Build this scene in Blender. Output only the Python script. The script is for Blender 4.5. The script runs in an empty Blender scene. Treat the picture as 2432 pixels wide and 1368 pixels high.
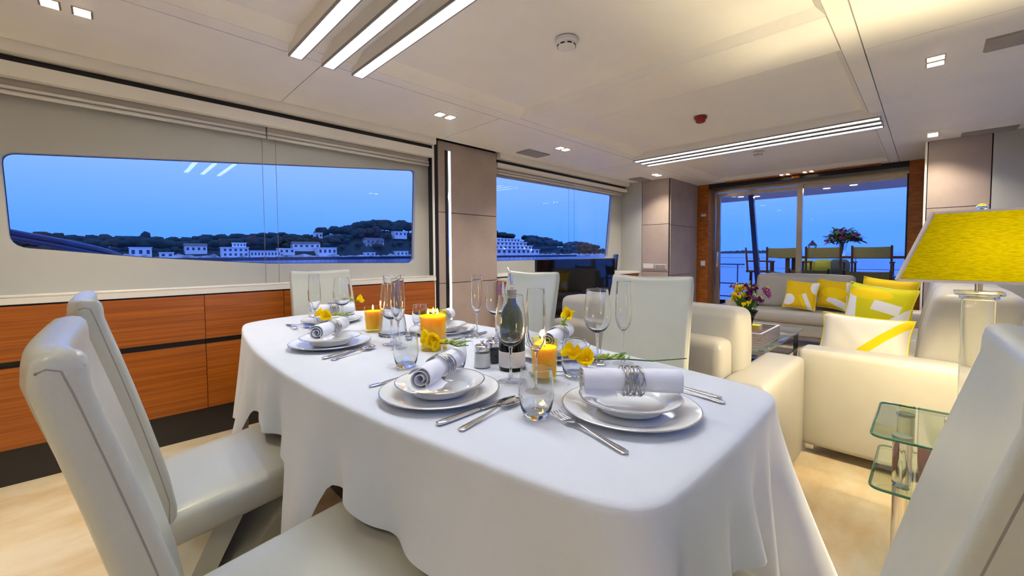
import bpy, bmesh, math, random
from mathutils import Vector, Matrix, noise as mnoise
random.seed(7)
S = bpy.context.scene
C = S.collection
PI = math.pi
def R(a): return math.radians(a)

# ------------------------------------------------------------------ camera
cam_d = bpy.data.cameras.new('camera'); cam = bpy.data.objects.new('camera', cam_d); C.objects.link(cam)
YAW, PITCH, ROLL = 0.791727612, -0.0419464416, -0.00529272458
fw = Vector((-math.sin(YAW)*math.cos(PITCH), math.cos(YAW)*math.cos(PITCH), math.sin(PITCH)))
rt = Vector((math.cos(YAW), math.sin(YAW), 0)); up = rt.cross(fw)
r2 = rt*math.cos(ROLL)+up*math.sin(ROLL); u2 = up*math.cos(ROLL)-rt*math.sin(ROLL)
M = Matrix((r2, u2, -fw)).transposed().to_4x4(); M.translation = Vector((0, 0, 1.10))
cam.matrix_world = M
cam_d.sensor_fit = 'HORIZONTAL'; cam_d.sensor_width = 36.0; cam_d.lens = 36.0*976.244/2432
cam_d.shift_y = -38.83/2432; cam_d.clip_start = 0.02; cam_d.clip_end = 60000
S.camera = cam
# ------------------------------------------------------------------ view / exposure
S.view_settings.view_transform = 'Standard'
try: S.view_settings.look = 'None'
except Exception: pass
S.view_settings.gamma = 1.0; S.view_settings.use_curve_mapping = False
S.view_settings.exposure = 0.17
# ------------------------------------------------------------------ dusk sky
W = bpy.data.worlds.new('dusk_sky'); S.world = W; W.use_nodes = True
nt = W.node_tree; nt.nodes.clear()
n_o = nt.nodes.new('ShaderNodeOutputWorld'); n_b = nt.nodes.new('ShaderNodeBackground')
n_c = nt.nodes.new('ShaderNodeTexCoord'); n_s = nt.nodes.new('ShaderNodeSeparateXYZ'); n_r = nt.nodes.new('ShaderNodeValToRGB')
nt.links.new(n_c.outputs['Generated'], n_s.inputs[0]); nt.links.new(n_s.outputs['Z'], n_r.inputs[0])
nt.links.new(n_r.outputs[0], n_b.inputs[0]); nt.links.new(n_b.outputs[0], n_o.inputs[0])
e = n_r.color_ramp.elements
e[0].position = 0.0; e[0].color = (0.058, 0.218, 1.0, 1)
e[1].position = 1.0; e[1].color = (0.12, 0.25, 0.9, 1)
for p, c in ((0.05, (0.066, 0.230, 1.0, 1)), (0.11, (0.105, 0.265, 1.0, 1)), (0.20, (0.17, 0.315, 1.0, 1)), (0.45, (0.15, 0.29, 1.0, 1))):
    q = e.new(p); q.color = c
n_b.inputs[1].default_value = 1.53

# light levels of the lamps (used in the lamp builders further down)
LED_POWER = 22.0      # emission of the ceiling light bars
SPOT_POWER = 6.5      # watts of each recessed downlight
LAMP_POWER = 76.0     # watts of the bulb in the table lamp

# ------------------------------------------------------------------ materials
def lin(h):
    v = [int(h[i:i+2], 16)/255 for i in (0, 2, 4)]
    return tuple((x/12.92 if x <= .04045 else ((x+.055)/1.055)**2.4) for x in v)+(1,)
MATS = {}
def pmat(name, col, rough=.5, metal=0., var=0., scale=(8, 8, 8), bump=0., bscale=60., spec=.5, coat=0., col2=None, sheen=0., trans=0., detail=4.):
    m = bpy.data.materials.new(name); m.use_nodes = True; MATS[name] = m
    nt = m.node_tree; b = nt.nodes['Principled BSDF']
    c = lin(col) if isinstance(col, str) else tuple(col)+(1,)
    b.inputs['Base Color'].default_value = c
    b.inputs['Roughness'].default_value = rough; b.inputs['Metallic'].default_value = metal
    b.inputs['Specular IOR Level'].default_value = spec
    if coat: b.inputs['Coat Weight'].default_value = coat; b.inputs['Coat Roughness'].default_value = .12
    if sheen: b.inputs['Sheen Weight'].default_value = sheen
    tc = nt.nodes.new('ShaderNodeTexCoord')
    if var or col2:
        mp = nt.nodes.new('ShaderNodeMapping'); mp.inputs['Scale'].default_value = scale
        nz = nt.nodes.new('ShaderNodeTexNoise'); nz.inputs['Scale'].default_value = 1.0; nz.inputs['Detail'].default_value = detail
        nz.inputs['Roughness'].default_value = .6
        nt.links.new(tc.outputs['Object'], mp.inputs[0]); nt.links.new(mp.outputs[0], nz.inputs[0])
        rp = nt.nodes.new('ShaderNodeValToRGB')
        c2 = lin(col2) if col2 else tuple(x*(1-var) for x in c[:3])+(1,)
        rp.color_ramp.elements[0].position = .35; rp.color_ramp.elements[1].position = .65
        rp.color_ramp.elements[0].color = c2; rp.color_ramp.elements[1].color = c
        nt.links.new(nz.outputs[0], rp.inputs[0]); nt.links.new(rp.outputs[0], b.inputs['Base Color'])
    if bump:
        n2 = nt.nodes.new('ShaderNodeTexNoise'); n2.inputs['Scale'].default_value = bscale; n2.inputs['Detail'].default_value = 3
        nt.links.new(tc.outputs['Object'], n2.inputs[0])
        bp = nt.nodes.new('ShaderNodeBump'); bp.inputs['Strength'].default_value = bump; bp.inputs['Distance'].default_value = .004
        nt.links.new(n2.outputs[0], bp.inputs['Height']); nt.links.new(bp.outputs[0], b.inputs['Normal'])
    return m
def emat(name, col, strength):
    m = bpy.data.materials.new(name); m.use_nodes = True; nt = m.node_tree; nt.nodes.clear()
    o = nt.nodes.new('ShaderNodeOutputMaterial'); e = nt.nodes.new('ShaderNodeEmission')
    e.inputs[0].default_value = tuple(col)+(1,); e.inputs[1].default_value = strength
    nt.links.new(e.outputs[0], o.inputs[0]); MATS[name] = m; return m
def thin_glass(name, tint=(1, 1, 1), boost=.8, base=.03, rough=.0, edge=None):
    m = bpy.data.materials.new(name); m.use_nodes = True; nt = m.node_tree; nt.nodes.clear()
    o = nt.nodes.new('ShaderNodeOutputMaterial'); t = nt.nodes.new('ShaderNodeBsdfTransparent'); g = nt.nodes.new('ShaderNodeBsdfGlossy')
    lw = nt.nodes.new('ShaderNodeLayerWeight'); lw.inputs['Blend'].default_value = .5
    pw = nt.nodes.new('ShaderNodeMath'); pw.operation = 'POWER'; pw.inputs[1].default_value = 4.0
    mx = nt.nodes.new('ShaderNodeMixShader'); ma = nt.nodes.new('ShaderNodeMath')
    t.inputs[0].default_value = tuple(tint)+(1,); g.inputs['Roughness'].default_value = rough; g.inputs[0].default_value = (1, 1, 1, 1)
    ma.operation = 'MULTIPLY_ADD'; ma.use_clamp = True; ma.inputs[1].default_value = boost; ma.inputs[2].default_value = base
    nt.links.new(lw.outputs['Facing'], pw.inputs[0]); nt.links.new(pw.outputs[0], ma.inputs[0]); nt.links.new(ma.outputs[0], mx.inputs[0])
    if edge:      # longer path through the wall towards the silhouette
        rp = nt.nodes.new('ShaderNodeValToRGB'); rp.color_ramp.elements[0].position = .45; rp.color_ramp.elements[1].position = .97
        rp.color_ramp.elements[0].color = tuple(tint)+(1,); rp.color_ramp.elements[1].color = tuple(edge)+(1,)
        nt.links.new(lw.outputs['Facing'], rp.inputs[0]); nt.links.new(rp.outputs[0], t.inputs[0])
    nt.links.new(t.outputs[0], mx.inputs[1]); nt.links.new(g.outputs[0], mx.inputs[2]); nt.links.new(mx.outputs[0], o.inputs[0])
    MATS[name] = m; return m
def real_glass(name, col=(1, 1, 1), ior=1.46, rough=0.):
    m = bpy.data.materials.new(name); m.use_nodes = True; nt = m.node_tree; nt.nodes.clear()
    o = nt.nodes.new('ShaderNodeOutputMaterial'); g = nt.nodes.new('ShaderNodeBsdfGlass')
    g.inputs['Color'].default_value = tuple(col)+(1,); g.inputs['IOR'].default_value = ior; g.inputs['Roughness'].default_value = rough
    nt.links.new(g.outputs[0], o.inputs[0]); MATS[name] = m; return m
def translucent(name, col, mix=.5, weave=False):
    m = bpy.data.materials.new(name); m.use_nodes = True; nt = m.node_tree; nt.nodes.clear()
    o = nt.nodes.new('ShaderNodeOutputMaterial'); d = nt.nodes.new('ShaderNodeBsdfDiffuse'); t = nt.nodes.new('ShaderNodeBsdfTranslucent'); mx = nt.nodes.new('ShaderNodeMixShader')
    c = tuple(col)+(1,) if not isinstance(col, str) else lin(col)
    d.inputs[0].default_value = c; t.inputs[0].default_value = c; mx.inputs[0].default_value = mix
    if weave:
        tc = nt.nodes.new('ShaderNodeTexCoord'); mp = nt.nodes.new('ShaderNodeMapping'); mp.inputs['Scale'].default_value = (60, 60, 420)
        nz = nt.nodes.new('ShaderNodeTexNoise'); nz.inputs['Scale'].default_value = 1; nz.inputs['Detail'].default_value = 5
        rp = nt.nodes.new('ShaderNodeValToRGB'); rp.color_ramp.elements[0].position = .35; rp.color_ramp.elements[1].position = .6
        rp.color_ramp.elements[0].color = tuple(x*.62 for x in c[:3])+(1,); rp.color_ramp.elements[1].color = c
        nt.links.new(tc.outputs['Object'], mp.inputs[0]); nt.links.new(mp.outputs[0], nz.inputs[0]); nt.links.new(nz.outputs[0], rp.inputs[0])
        nt.links.new(rp.outputs[0], d.inputs[0]); nt.links.new(rp.outputs[0], t.inputs[0])
    nt.links.new(d.outputs[0], mx.inputs[1]); nt.links.new(t.outputs[0], mx.inputs[2]); nt.links.new(mx.outputs[0], o.inputs[0])
    MATS[name] = m; return m

pmat('ceiling', (.90, .88, .83), .45, var=.04, scale=(3, 3, 3))
pmat('ceiling_trim', (.86, .83, .77), .4)
pmat('blind_shadow', (.40, .37, .33), .6)  # cassette grey puts the shadow band below the valance into the colour
pmat('groove', (.10, .09, .08), .8)
pmat('cream_wall', (.49, .49, .455), .6, var=.05, scale=(2, 2, 2), bump=.05, bscale=300)
pmat('cream_ledge', (.74, .71, .65), .4)
pmat('taupe', (.42, .34, .30), .75, var=.10, scale=(5, 5, 5), bump=.15, bscale=500)
pmat('black', (.006, .006, .007), .4)
pmat('wood', 'b0600e', .33, col2='8a4408', scale=(14, 1.1, 70), coat=.25)
pmat('wood_dark', 'b4661a', .35, col2='8e4c10', scale=(10, 10, 40), coat=.2)
pmat('wood_x', 'b0600e', .33, col2='8a4408', scale=(1.1, 14, 70), coat=.25)
pmat('kick', (.035, .033, .035), .35, metal=.3)
pmat('carpet', (.84, .72, .50), .95, col2='d8ba88', scale=(5, 2.2, 1), bump=1.0, bscale=260, spec=.1, sheen=.3)
pmat('leather', (.48, .49, .43), .30, var=.05, scale=(6, 6, 6), bump=.10, bscale=350, spec=.55)
pmat('sofa_leather', (.43, .41, .36), .45, var=.06, scale=(4, 4, 4), bump=.10, bscale=250, spec=.45)
pmat('stitch', (.26, .25, .22), .7)
pmat('linen', (.65, .685, .76), .85, var=.03, scale=(4, 4, 4), bump=.12, bscale=500, spec=.2, sheen=.15)
pmat('napkin', (.78, .79, .86), .9, bump=.15, bscale=500, spec=.2)
pmat('china', (.82, .83, .84), .08, spec=.6, coat=.3)
pmat('silver', (.72, .72, .73), .12, metal=1.0)
pmat('wire', (.42, .42, .42), .25, metal=1.0)
pmat('chrome', (.78, .76, .74), .10, metal=1.0)
pmat('steel', (.52, .46, .38), .22, metal=1.0)
pmat('yellow_wax', (.95, .60, .012), .5, spec=.3); _b = MATS['yellow_wax'].node_tree.nodes['Principled BSDF']; _b.inputs['Subsurface Weight'].default_value = .7; _b.inputs['Subsurface Radius'].default_value = (1.0, .55, .05); _b.inputs['Subsurface Scale'].default_value = .03
pmat('petal_purple', (.20, .012, .16), .55, var=.3, scale=(60, 60, 60))
pmat('petal_pink', (.42, .05, .30), .55, var=.3, scale=(60, 60, 60))
pmat('leaf', (.07, .20, .025), .5, var=.3, scale=(40, 40, 40))
pmat('bud', (.40, .50, .04), .5)
pmat('tv', (.004, .004, .005), .045, spec=.6)
pmat('plastic_white', (.78, .77, .74), .35)
pmat('plastic_grey', (.30, .28, .26), .5)
pmat('plastic_red', (.28, .012, .012), .4)
pmat('switch', (.55, .53, .52), .4)
pmat('canvas', (.20, .19, .07), .8, var=.15, scale=(20, 20, 20))
pmat('teak', (.045, .022, .012), .5)
pmat('deck_white', (.72, .73, .75), .5)
pmat('teak_deck', (.30, .20, .11), .6, var=.25, scale=(40, 2, 2))
pmat('boat_blue', (.03, .06, .20), .25, coat=.5)
pmat('salt', (.82, .82, .83), .8)
pmat('pepper', (.02, .02, .025), .6, var=.4, scale=(300, 300, 300))
pmat('label_white', (.72, .70, .72), .6)
pmat('wicker', (.52, .44, .40), .8, var=.3, scale=(30, 30, 160), bump=.4, bscale=120)
pmat('book_yellow', (.78, .66, .03), .5)
pmat('book_brown', (.22, .09, .03), .5)
pmat('book_pale', (.62, .66, .66), .5)
pmat('box_red', (.12, .008, .012), .4)
pmat('box_green', (.02, .09, .05), .4)
pmat('box_yellow', (.85, .66, .02), .4)
pmat('box_blue', (.15, .3, .5), .4)
pmat('crown', (.045, .075, .050), .9, col2='1a2c20', scale=(.35, .35, .35))
pmat('crown_b', (.060, .085, .050), .9, col2='20301f', scale=(.35, .35, .35))
pmat('crown_c', (.12, .075, .045), .9, col2='38301f', scale=(.35, .35, .35))
pmat('bark', (.05, .035, .025), .9)
pmat('land', (.06, .075, .05), .95, var=.5, scale=(.05, .05, .05))
pmat('rock', (.80, .74, .66), .95, col2='8a8276', scale=(.12, .12, .3))
pmat('render_white', (.95, .92, .85), .8)
pmat('roof_tile', (.24, .17, .14), .8)
pmat('far_window', (.05, .07, .10), .3)
pmat('sea', (.02, .09, .30), .15, bump=.12, bscale=1.2)
thin_glass('pane', (.987, .987, .987), .6, .009)
real_glass('crystal', (.985, .99, .99), 1.47)
thin_glass('shelf_glass', (.86, .93, .88), .7, .04)
thin_glass('water', (.95, .965, .985), .6, .02)
thin_glass('amber_glass', (.99, .93, .50), .6, .03)
thin_glass('green_glass', (.13, .21, .085), .6, .03)
thin_glass('foot_glass', (.93, .94, .955), .7, .05)
real_glass('solid_crystal', (.97, .98, .97), 1.48)
pmat('glass_edge', (.02, .12, .08), .1)
translucent('lamp_yellow', (.36, .325, .004), .5, True)
translucent('petal', (1.0, .76, .012), .35)
pmat('lamp_trim', (.62, .56, .50), .7)
emat('led', (.88, .94, 1.0), LED_POWER)
emat('led_strip', (.80, .93, 1.0), 2.6)
emat('spot_led', (1.0, .86, .58), 22)
emat('deck_led', (1.0, .86, .62), 5)
emat('flame', (1.0, .62, .18), 26)
emat('shore_lamp', (1.0, .9, .7), 5)

def pillow_mat(name, base, shapes, white=(.80, .80, .82)):
    # base cloth with flat printed shapes; shapes: (kind, cx, cz, a, b, rot, colour)
    m = bpy.data.materials.new(name); m.use_nodes = True; nt = m.node_tree; b = nt.nodes['Principled BSDF']
    b.inputs['Roughness'].default_value = .8; b.inputs['Specular IOR Level'].default_value = .2
    tc = nt.nodes.new('ShaderNodeTexCoord'); prev = None
    rgb = nt.nodes.new('ShaderNodeRGB'); rgb.outputs[0].default_value = tuple(base)+(1,); prev = rgb.outputs[0]
    for (k, cx, cz, a, bb, rot, col) in shapes:
        mp = nt.nodes.new('ShaderNodeMapping'); mp.vector_type = 'TEXTURE'
        mp.inputs['Location'].default_value = (cx, 0, cz); mp.inputs['Rotation'].default_value = (0, R(rot), 0); mp.inputs['Scale'].default_value = (a, 1, bb)
        nt.links.new(tc.outputs['Object'], mp.inputs[0]); sp = nt.nodes.new('ShaderNodeSeparateXYZ'); nt.links.new(mp.outputs[0], sp.inputs[0])
        if k == 'disc':
            x2 = nt.nodes.new('ShaderNodeMath'); x2.operation = 'MULTIPLY'; nt.links.new(sp.outputs[0], x2.inputs[0]); nt.links.new(sp.outputs[0], x2.inputs[1])
            z2 = nt.nodes.new('ShaderNodeMath'); z2.operation = 'MULTIPLY_ADD'; nt.links.new(sp.outputs[2], z2.inputs[0]); nt.links.new(sp.outputs[2], z2.inputs[1]); nt.links.new(x2.outputs[0], z2.inputs[2]); last = z2
        else:
            ax = nt.nodes.new('ShaderNodeMath'); ax.operation = 'ABSOLUTE'; nt.links.new(sp.outputs[0], ax.inputs[0])
            az = nt.nodes.new('ShaderNodeMath'); az.operation = 'ABSOLUTE'; nt.links.new(sp.outputs[2], az.inputs[0])
            last = nt.nodes.new('ShaderNodeMath'); last.operation = 'MAXIMUM' if k == 'box' else 'ADD'; nt.links.new(ax.outputs[0], last.inputs[0]); nt.links.new(az.outputs[0], last.inputs[1])
        lt = nt.nodes.new('ShaderNodeMath'); lt.operation = 'LESS_THAN'; lt.inputs[1].default_value = 1.0; nt.links.new(last.outputs[0], lt.inputs[0])
        mx = nt.nodes.new('ShaderNodeMix'); mx.data_type = 'RGBA'
        nt.links.new(lt.outputs[0], mx.inputs[0]); nt.links.new(prev, mx.inputs[6]); mx.inputs[7].default_value = tuple(col)+(1,); prev = mx.outputs[2]
    nt.links.new(prev, b.inputs['Base Color']); MATS[name] = m; return m
YEL = (.78, .50, .01); YEL2 = (.62, .58, .01); WHI = (.78, .78, .80); YD = (.86, .62, .005)
pillow_mat('pillow_print_a', YEL, [('disc', -.11, -.07, .065, .065, 0, WHI), ('disc', .17, .10, .085, .09, 0, WHI), ('box', .075, -.08, .02, .10, -25, WHI), ('box', .035, -.09, .014, .09, -25, YD), ('box', .20, -.02, .03, .16, 10, WHI)])
pillow_mat('pillow_print_b', YEL, [('box', .19, .06, .07, .16, -8, WHI), ('box', .10, -.10, .14, .035, 22, WHI), ('disc', .02, .02, .12, .06, 0, YD), ('disc', -.14, -.08, .03, .045, 0, WHI)])
pillow_mat('pillow_print_c', YEL2, [('box', -.15, -.02, .05, .15, -10, WHI), ('box', .06, .05, .075, .035, 8, WHI), ('diamond', .12, -.08, .06, .16, 20, WHI), ('disc', -.05, .13, .13, .04, 0, YD)])
pillow_mat('pillow_print_d', YEL, [('box', -.05, .10, .14, .025, 3, WHI)])
pillow_mat('pillow_print_e', (.78, .74, .66), [('box', .06, -.02, .020, .30, 42, YD)])

# ------------------------------------------------------------------ mesh helpers
class MB:
    def __init__(s): s.v = []; s.f = []; s.sm = []
    def add(s, vs, fs, smooth=False):
        o = len(s.v); s.v += [tuple(p) for p in vs]; s.f += [tuple(i+o for i in f) for f in fs]; s.sm += [smooth]*len(fs); return s
    def box(s, x0, x1, y0, y1, z0, z1):
        vs = [(x, y, z) for z in (z0, z1) for y in (y0, y1) for x in (x0, x1)]
        return s.add(vs, [(0, 2, 3, 1), (4, 5, 7, 6), (0, 1, 5, 4), (2, 6, 7, 3), (0, 4, 6, 2), (1, 3, 7, 5)])
    def rbox(s, x0, x1, y0, y1, z0, z1, r=.02, seg=3, puff=0.):
        bm = bmesh.new(); bmesh.ops.create_cube(bm, size=1)
        for v in bm.verts: v.co = Vector(((x0+x1)/2+v.co.x*(x1-x0), (y0+y1)/2+v.co.y*(y1-y0), (z0+z1)/2+v.co.z*(z1-z0)))
        bmesh.ops.bevel(bm, geom=list(bm.edges), offset=r, segments=seg, profile=.5, affect='EDGES')
        if puff:
            bmesh.ops.subdivide_edges(bm, edges=[e for e in bm.edges if e.calc_length() > .12], cuts=6, use_grid_fill=True)
            cx, cy, cz = (x0+x1)/2, (y0+y1)/2, (z0+z1)/2; hx, hy, hz = (x1-x0)/2, (y1-y0)/2, (z1-z0)/2
            for v in bm.verts:
                a, b, c = (v.co.x-cx)/hx, (v.co.y-cy)/hy, (v.co.z-cz)/hz
                ka, kb, kc = max(0, 1-a*a), max(0, 1-b*b), max(0, 1-c*c)
                if abs(a) > .97: v.co.x += math.copysign(puff*kb*kc, a)
                if abs(b) > .9: v.co.y += math.copysign(puff*ka*kc, b)
                if abs(c) > .9: v.co.z += math.copysign(puff*ka*kb, c)
        bm.verts.index_update()
        s.add([v.co for v in bm.verts], [[v.index for v in f.verts] for f in bm.faces], True); bm.free(); return s
    def lathe(s, prof, seg=32, cx=0, cy=0, z=0, smooth=True):
        if smooth:      # support rings next to sharp turns keep the smooth shading clean
            out = [prof[0]]
            for i in range(1, len(prof)-1):
                a, b, c = Vector(prof[i-1]), Vector(prof[i]), Vector(prof[i+1]); d1, d2 = b-a, c-b
                if d1.length > 1e-6 and d2.length > 1e-6 and d1.angle(d2) > R(32):
                    k1 = min(.0007*max(1, b.x/.04), d1.length*.3); k2 = min(.0007*max(1, b.x/.04), d2.length*.3)
                    out += [tuple(b-d1.normalized()*k1), tuple(b), tuple(b+d2.normalized()*k2)]
                else: out.append(prof[i])
            prof = out+[prof[-1]]
        n = len(prof); vs = []; fs = []
        for (r, h) in prof:
            for k in range(seg):
                a = 2*PI*k/seg; vs.append((cx+r*math.cos(a), cy+r*math.sin(a), z+h))
        for i in range(n-1):
            for k in range(seg):
                k2 = (k+1) % seg; fs.append((i*seg+k, i*seg+k2, (i+1)*seg+k2, (i+1)*seg+k))
        if prof[0][0] > 1e-6 and False: pass
        return s.add(vs, fs, smooth)
    def cyl(s, cx, cy, z0, z1, r, seg=20, r1=None):
        r1 = r if r1 is None else r1
        s.lathe([(r, z0), (r1, z1)], seg, cx, cy)
        s.disc(cx, cy, z0, r, seg, True); s.disc(cx, cy, z1, r1, seg); return s
    def disc(s, cx, cy, z, r, seg=20, flip=False):
        vs = [(cx+r*math.cos(2*PI*k/seg), cy+r*math.sin(2*PI*k/seg), z) for k in range(seg)]
        return s.add(vs, [tuple(range(seg))[::-1] if flip else tuple(range(seg))])
    def tube(s, pts, r, seg=8, cap=True, closed=False):
        pts = [Vector(p) for p in pts]; n = len(pts); vs = []; fs = []
        rr = r if isinstance(r, (list, tuple)) else [r]*n
        prev = None
        for i, p in enumerate(pts):
            if closed: t = (pts[(i+1) % n]-pts[i-1])
            else: t = pts[min(i+1, n-1)]-pts[max(i-1, 0)]
            t = t.normalized() if t.length > 1e-9 else Vector((0, 0, 1))
            if prev is None: a = t.orthogonal().normalized()
            else:
                a = prev-t*prev.dot(t); a = a.normalized() if a.length > 1e-6 else t.orthogonal().normalized()
            prev = a; b = t.cross(a)
            for k in range(seg):
                q = 2*PI*k/seg; vs.append(p+(a*math.cos(q)+b*math.sin(q))*rr[i])
        m = n if closed else n-1
        for i in range(m):
            j = (i+1) % n
            for k in range(seg):
                k2 = (k+1) % seg; fs.append((i*seg+k, i*seg+k2, j*seg+k2, j*seg+k))
        if cap and not closed: fs += [tuple(range(seg))[::-1], tuple((n-1)*seg+k for k in range(seg))]
        return s.add(vs, fs, True)
    def bar(s, a, b, w, h):
        # rectangular bar from a to b, w sideways, h up
        a, b = Vector(a), Vector(b); t = (b-a).normalized(); side = t.cross(Vector((0, 0, 1)))
        side = side.normalized() if side.length > 1e-4 else Vector((1, 0, 0)); u = side.cross(t)
        vs = [p+side*sx*w/2+u*sz*h/2 for p in (a, b) for sz in (-1, 1) for sx in (-1, 1)]
        return s.add(vs, [(0, 2, 3, 1), (4, 5, 7, 6), (0, 1, 5, 4), (2, 6, 7, 3), (0, 4, 6, 2), (1, 3, 7, 5)])
    def prism(s, poly, axis, t0, t1):
        # poly in the two other axes (in xyz order), extruded along axis
        def mk(p, t): return {'x': (t, p[0], p[1]), 'y': (p[0], t, p[1]), 'z': (p[0], p[1], t)}[axis]
        n = len(poly); vs = [mk(p, t0) for p in poly]+[mk(p, t1) for p in poly]
        fs = [tuple(range(n))[::-1], tuple(range(n, 2*n))]+[(i, (i+1) % n, n+(i+1) % n, n+i) for i in range(n)]
        return s.add(vs, fs)
    def grid(s, nu, nv, fn, smooth=True, wrap=False):
        vs = [fn(i/(nu-1) if not wrap else i/nu, j/(nv-1)) for j in range(nv) for i in range(nu)]; fs = []
        for j in range(nv-1):
            for i in range(nu if wrap else nu-1):
                i2 = (i+1) % nu; fs.append((j*nu+i, j*nu+i2, (j+1)*nu+i2, (j+1)*nu+i))
        return s.add(vs, fs, smooth)
    def blob(s, c, r, seg=8, rings=5, jit=0.):
        vs = []; fs = []; c = Vector(c); r = r if isinstance(r, tuple) else (r, r, r)
        for j in range(rings+1):
            th = PI*j/rings
            for k in range(seg):
                ph = 2*PI*k/seg; d = Vector((math.sin(th)*math.cos(ph), math.sin(th)*math.sin(ph), math.cos(th)))
                q = 1+(random.uniform(-jit, jit) if 0 < j < rings else 0)
                vs.append(c+Vector((d.x*r[0], d.y*r[1], d.z*r[2]))*q)
        for j in range(rings):
            for k in range(seg):
                k2 = (k+1) % seg; fs.append((j*seg+k, (j+1)*seg+k, (j+1)*seg+k2, j*seg+k2))
        return s.add(vs, fs, True)
    def mesh(s, name):
        me = bpy.data.meshes.new(name); me.from_pydata(s.v, [], s.f); me.polygons.foreach_set('use_smooth', s.sm)
        bm = bmesh.new(); bm.from_mesh(me); bmesh.ops.recalc_face_normals(bm, faces=bm.faces); bm.to_mesh(me); bm.free()
        me.update(); return me
    def build(s, name, mat, parent=None, loc=None, rotz=None):
        me = s.mesh(name); me.materials.append(MATS[mat]); return link(name, me, parent, loc, rotz)
def link(name, me, parent=None, loc=None, rotz=None):
    o = bpy.data.objects.new(name, me); C.objects.link(o)
    if parent is not None: o.parent = parent
    if loc is not None: o.location = loc
    if rotz is not None: o.rotation_euler = (0, 0, rotz)
    return o
def tag(o, label, cat, group=None):
    o['label'] = label; o['category'] = cat
    if group: o['group'] = group
    return o
def thing(name, label, cat, loc=(0, 0, 0), rotz=0, group=None):
    o = bpy.data.objects.new(name, None); C.objects.link(o); o.location = loc; o.rotation_euler = (0, 0, rotz); o.empty_display_size = .05
    return tag(o, label, cat, group)
def dup(root, loc=None, rotz=None, label=None, group=None):
    r = root.copy(); C.objects.link(r)
    if loc is not None: r.location = loc
    if rotz is not None: r.rotation_euler = (0, 0, rotz)
    if label: r['label'] = label
    if group: r['group'] = group
    for ch in list(root.children):
        c = ch.copy(); C.objects.link(c); c.parent = r
        for g in list(ch.children):
            d = g.copy(); C.objects.link(d); d.parent = c
    return r
def struct(o, label=None):
    o['kind'] = 'structure'
    if label: o['label'] = label
    return o
def estruct(name, label):
    o = bpy.data.objects.new(name, None); C.objects.link(o); return struct(o, label)

# ================================================================== ROOM SHELL
CX = -1.23            # centre line of the saloon
XL, XR = -3.14, .68   # window walls
YF, YA = -4.2, 6.5    # forward bulkhead, aft door wall
ZC = 2.10
struct(MB().box(-3.3, .8, -4.4, 6.6, -.06, 0).build('floor', 'carpet'), 'pale golden beige pile carpet of the saloon')

# ---- ceiling: backing, flat panels with open joints, two recessed trays
ceil = struct(MB().box(-3.3, .85, -4.4, 6.62, 2.165, 2.20).build('ceiling', 'groove'), 'cream panelled saloon ceiling')
g = .0025
def cpanel(x0, x1, y0, y1, z0=ZC, z1=2.16): MB().box(x0+g, x1-g, y0+g, y1-g, z0, z1).build('ceiling_panel', 'ceiling', ceil)
ly = [-4.2, -1.5, .843, 2.10, 4.2, 6.5]; 
for a, b in zip(ly, ly[1:]): cpanel(-2.99, -2.24, a, b)
ry = [-4.2, -1.5, .9, 2.70, 4.9, 6.5]
for a, b in zip(ry, ry[1:]): cpanel(-.25, .56, a, b)
XT0, XT1 = -2.14, -.33
cpanel(-2.24, XT0, -4.2, 6.5); cpanel(XT1, -.25, -4.2, 6.5)
cpanel(XT0, XT1, -4.2, -.9); cpanel(XT0, XT1, 2.20, 2.62); cpanel(XT0, XT1, 6.12, 6.5)
def tray(y0, y1):
    bl, br, bn, bf, dz = .10, .035, .035, .035, .040
    MB().box(XT0+bl, XT1-br, y0+bn, y1-bf, ZC+dz, 2.16).build('ceiling_panel', 'ceiling', ceil)
    o = [(XT0, y0), (XT1, y0), (XT1, y1), (XT0, y1)]; i = [(XT0+bl, y0+bn), (XT1-br, y0+bn), (XT1-br, y1-bf), (XT0+bl, y1-bf)]
    for k in range(4):
        k2 = (k+1) % 4
        MB().add([o[k]+(ZC,), o[k2]+(ZC,), i[k2]+(ZC+dz,), i[k]+(ZC+dz,), o[k]+(2.16,), o[k2]+(2.16,), i[k2]+(2.16,), i[k]+(2.16,)],
                 [(0, 1, 2, 3), (4, 7, 6, 5), (0, 4, 5, 1), (2, 6, 7, 3), (1, 5, 6, 2), (0, 3, 7, 4)]).build('ceiling_slope', 'ceiling', ceil)
tray(-.9, 2.20); tray(2.62, 6.12)

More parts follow.
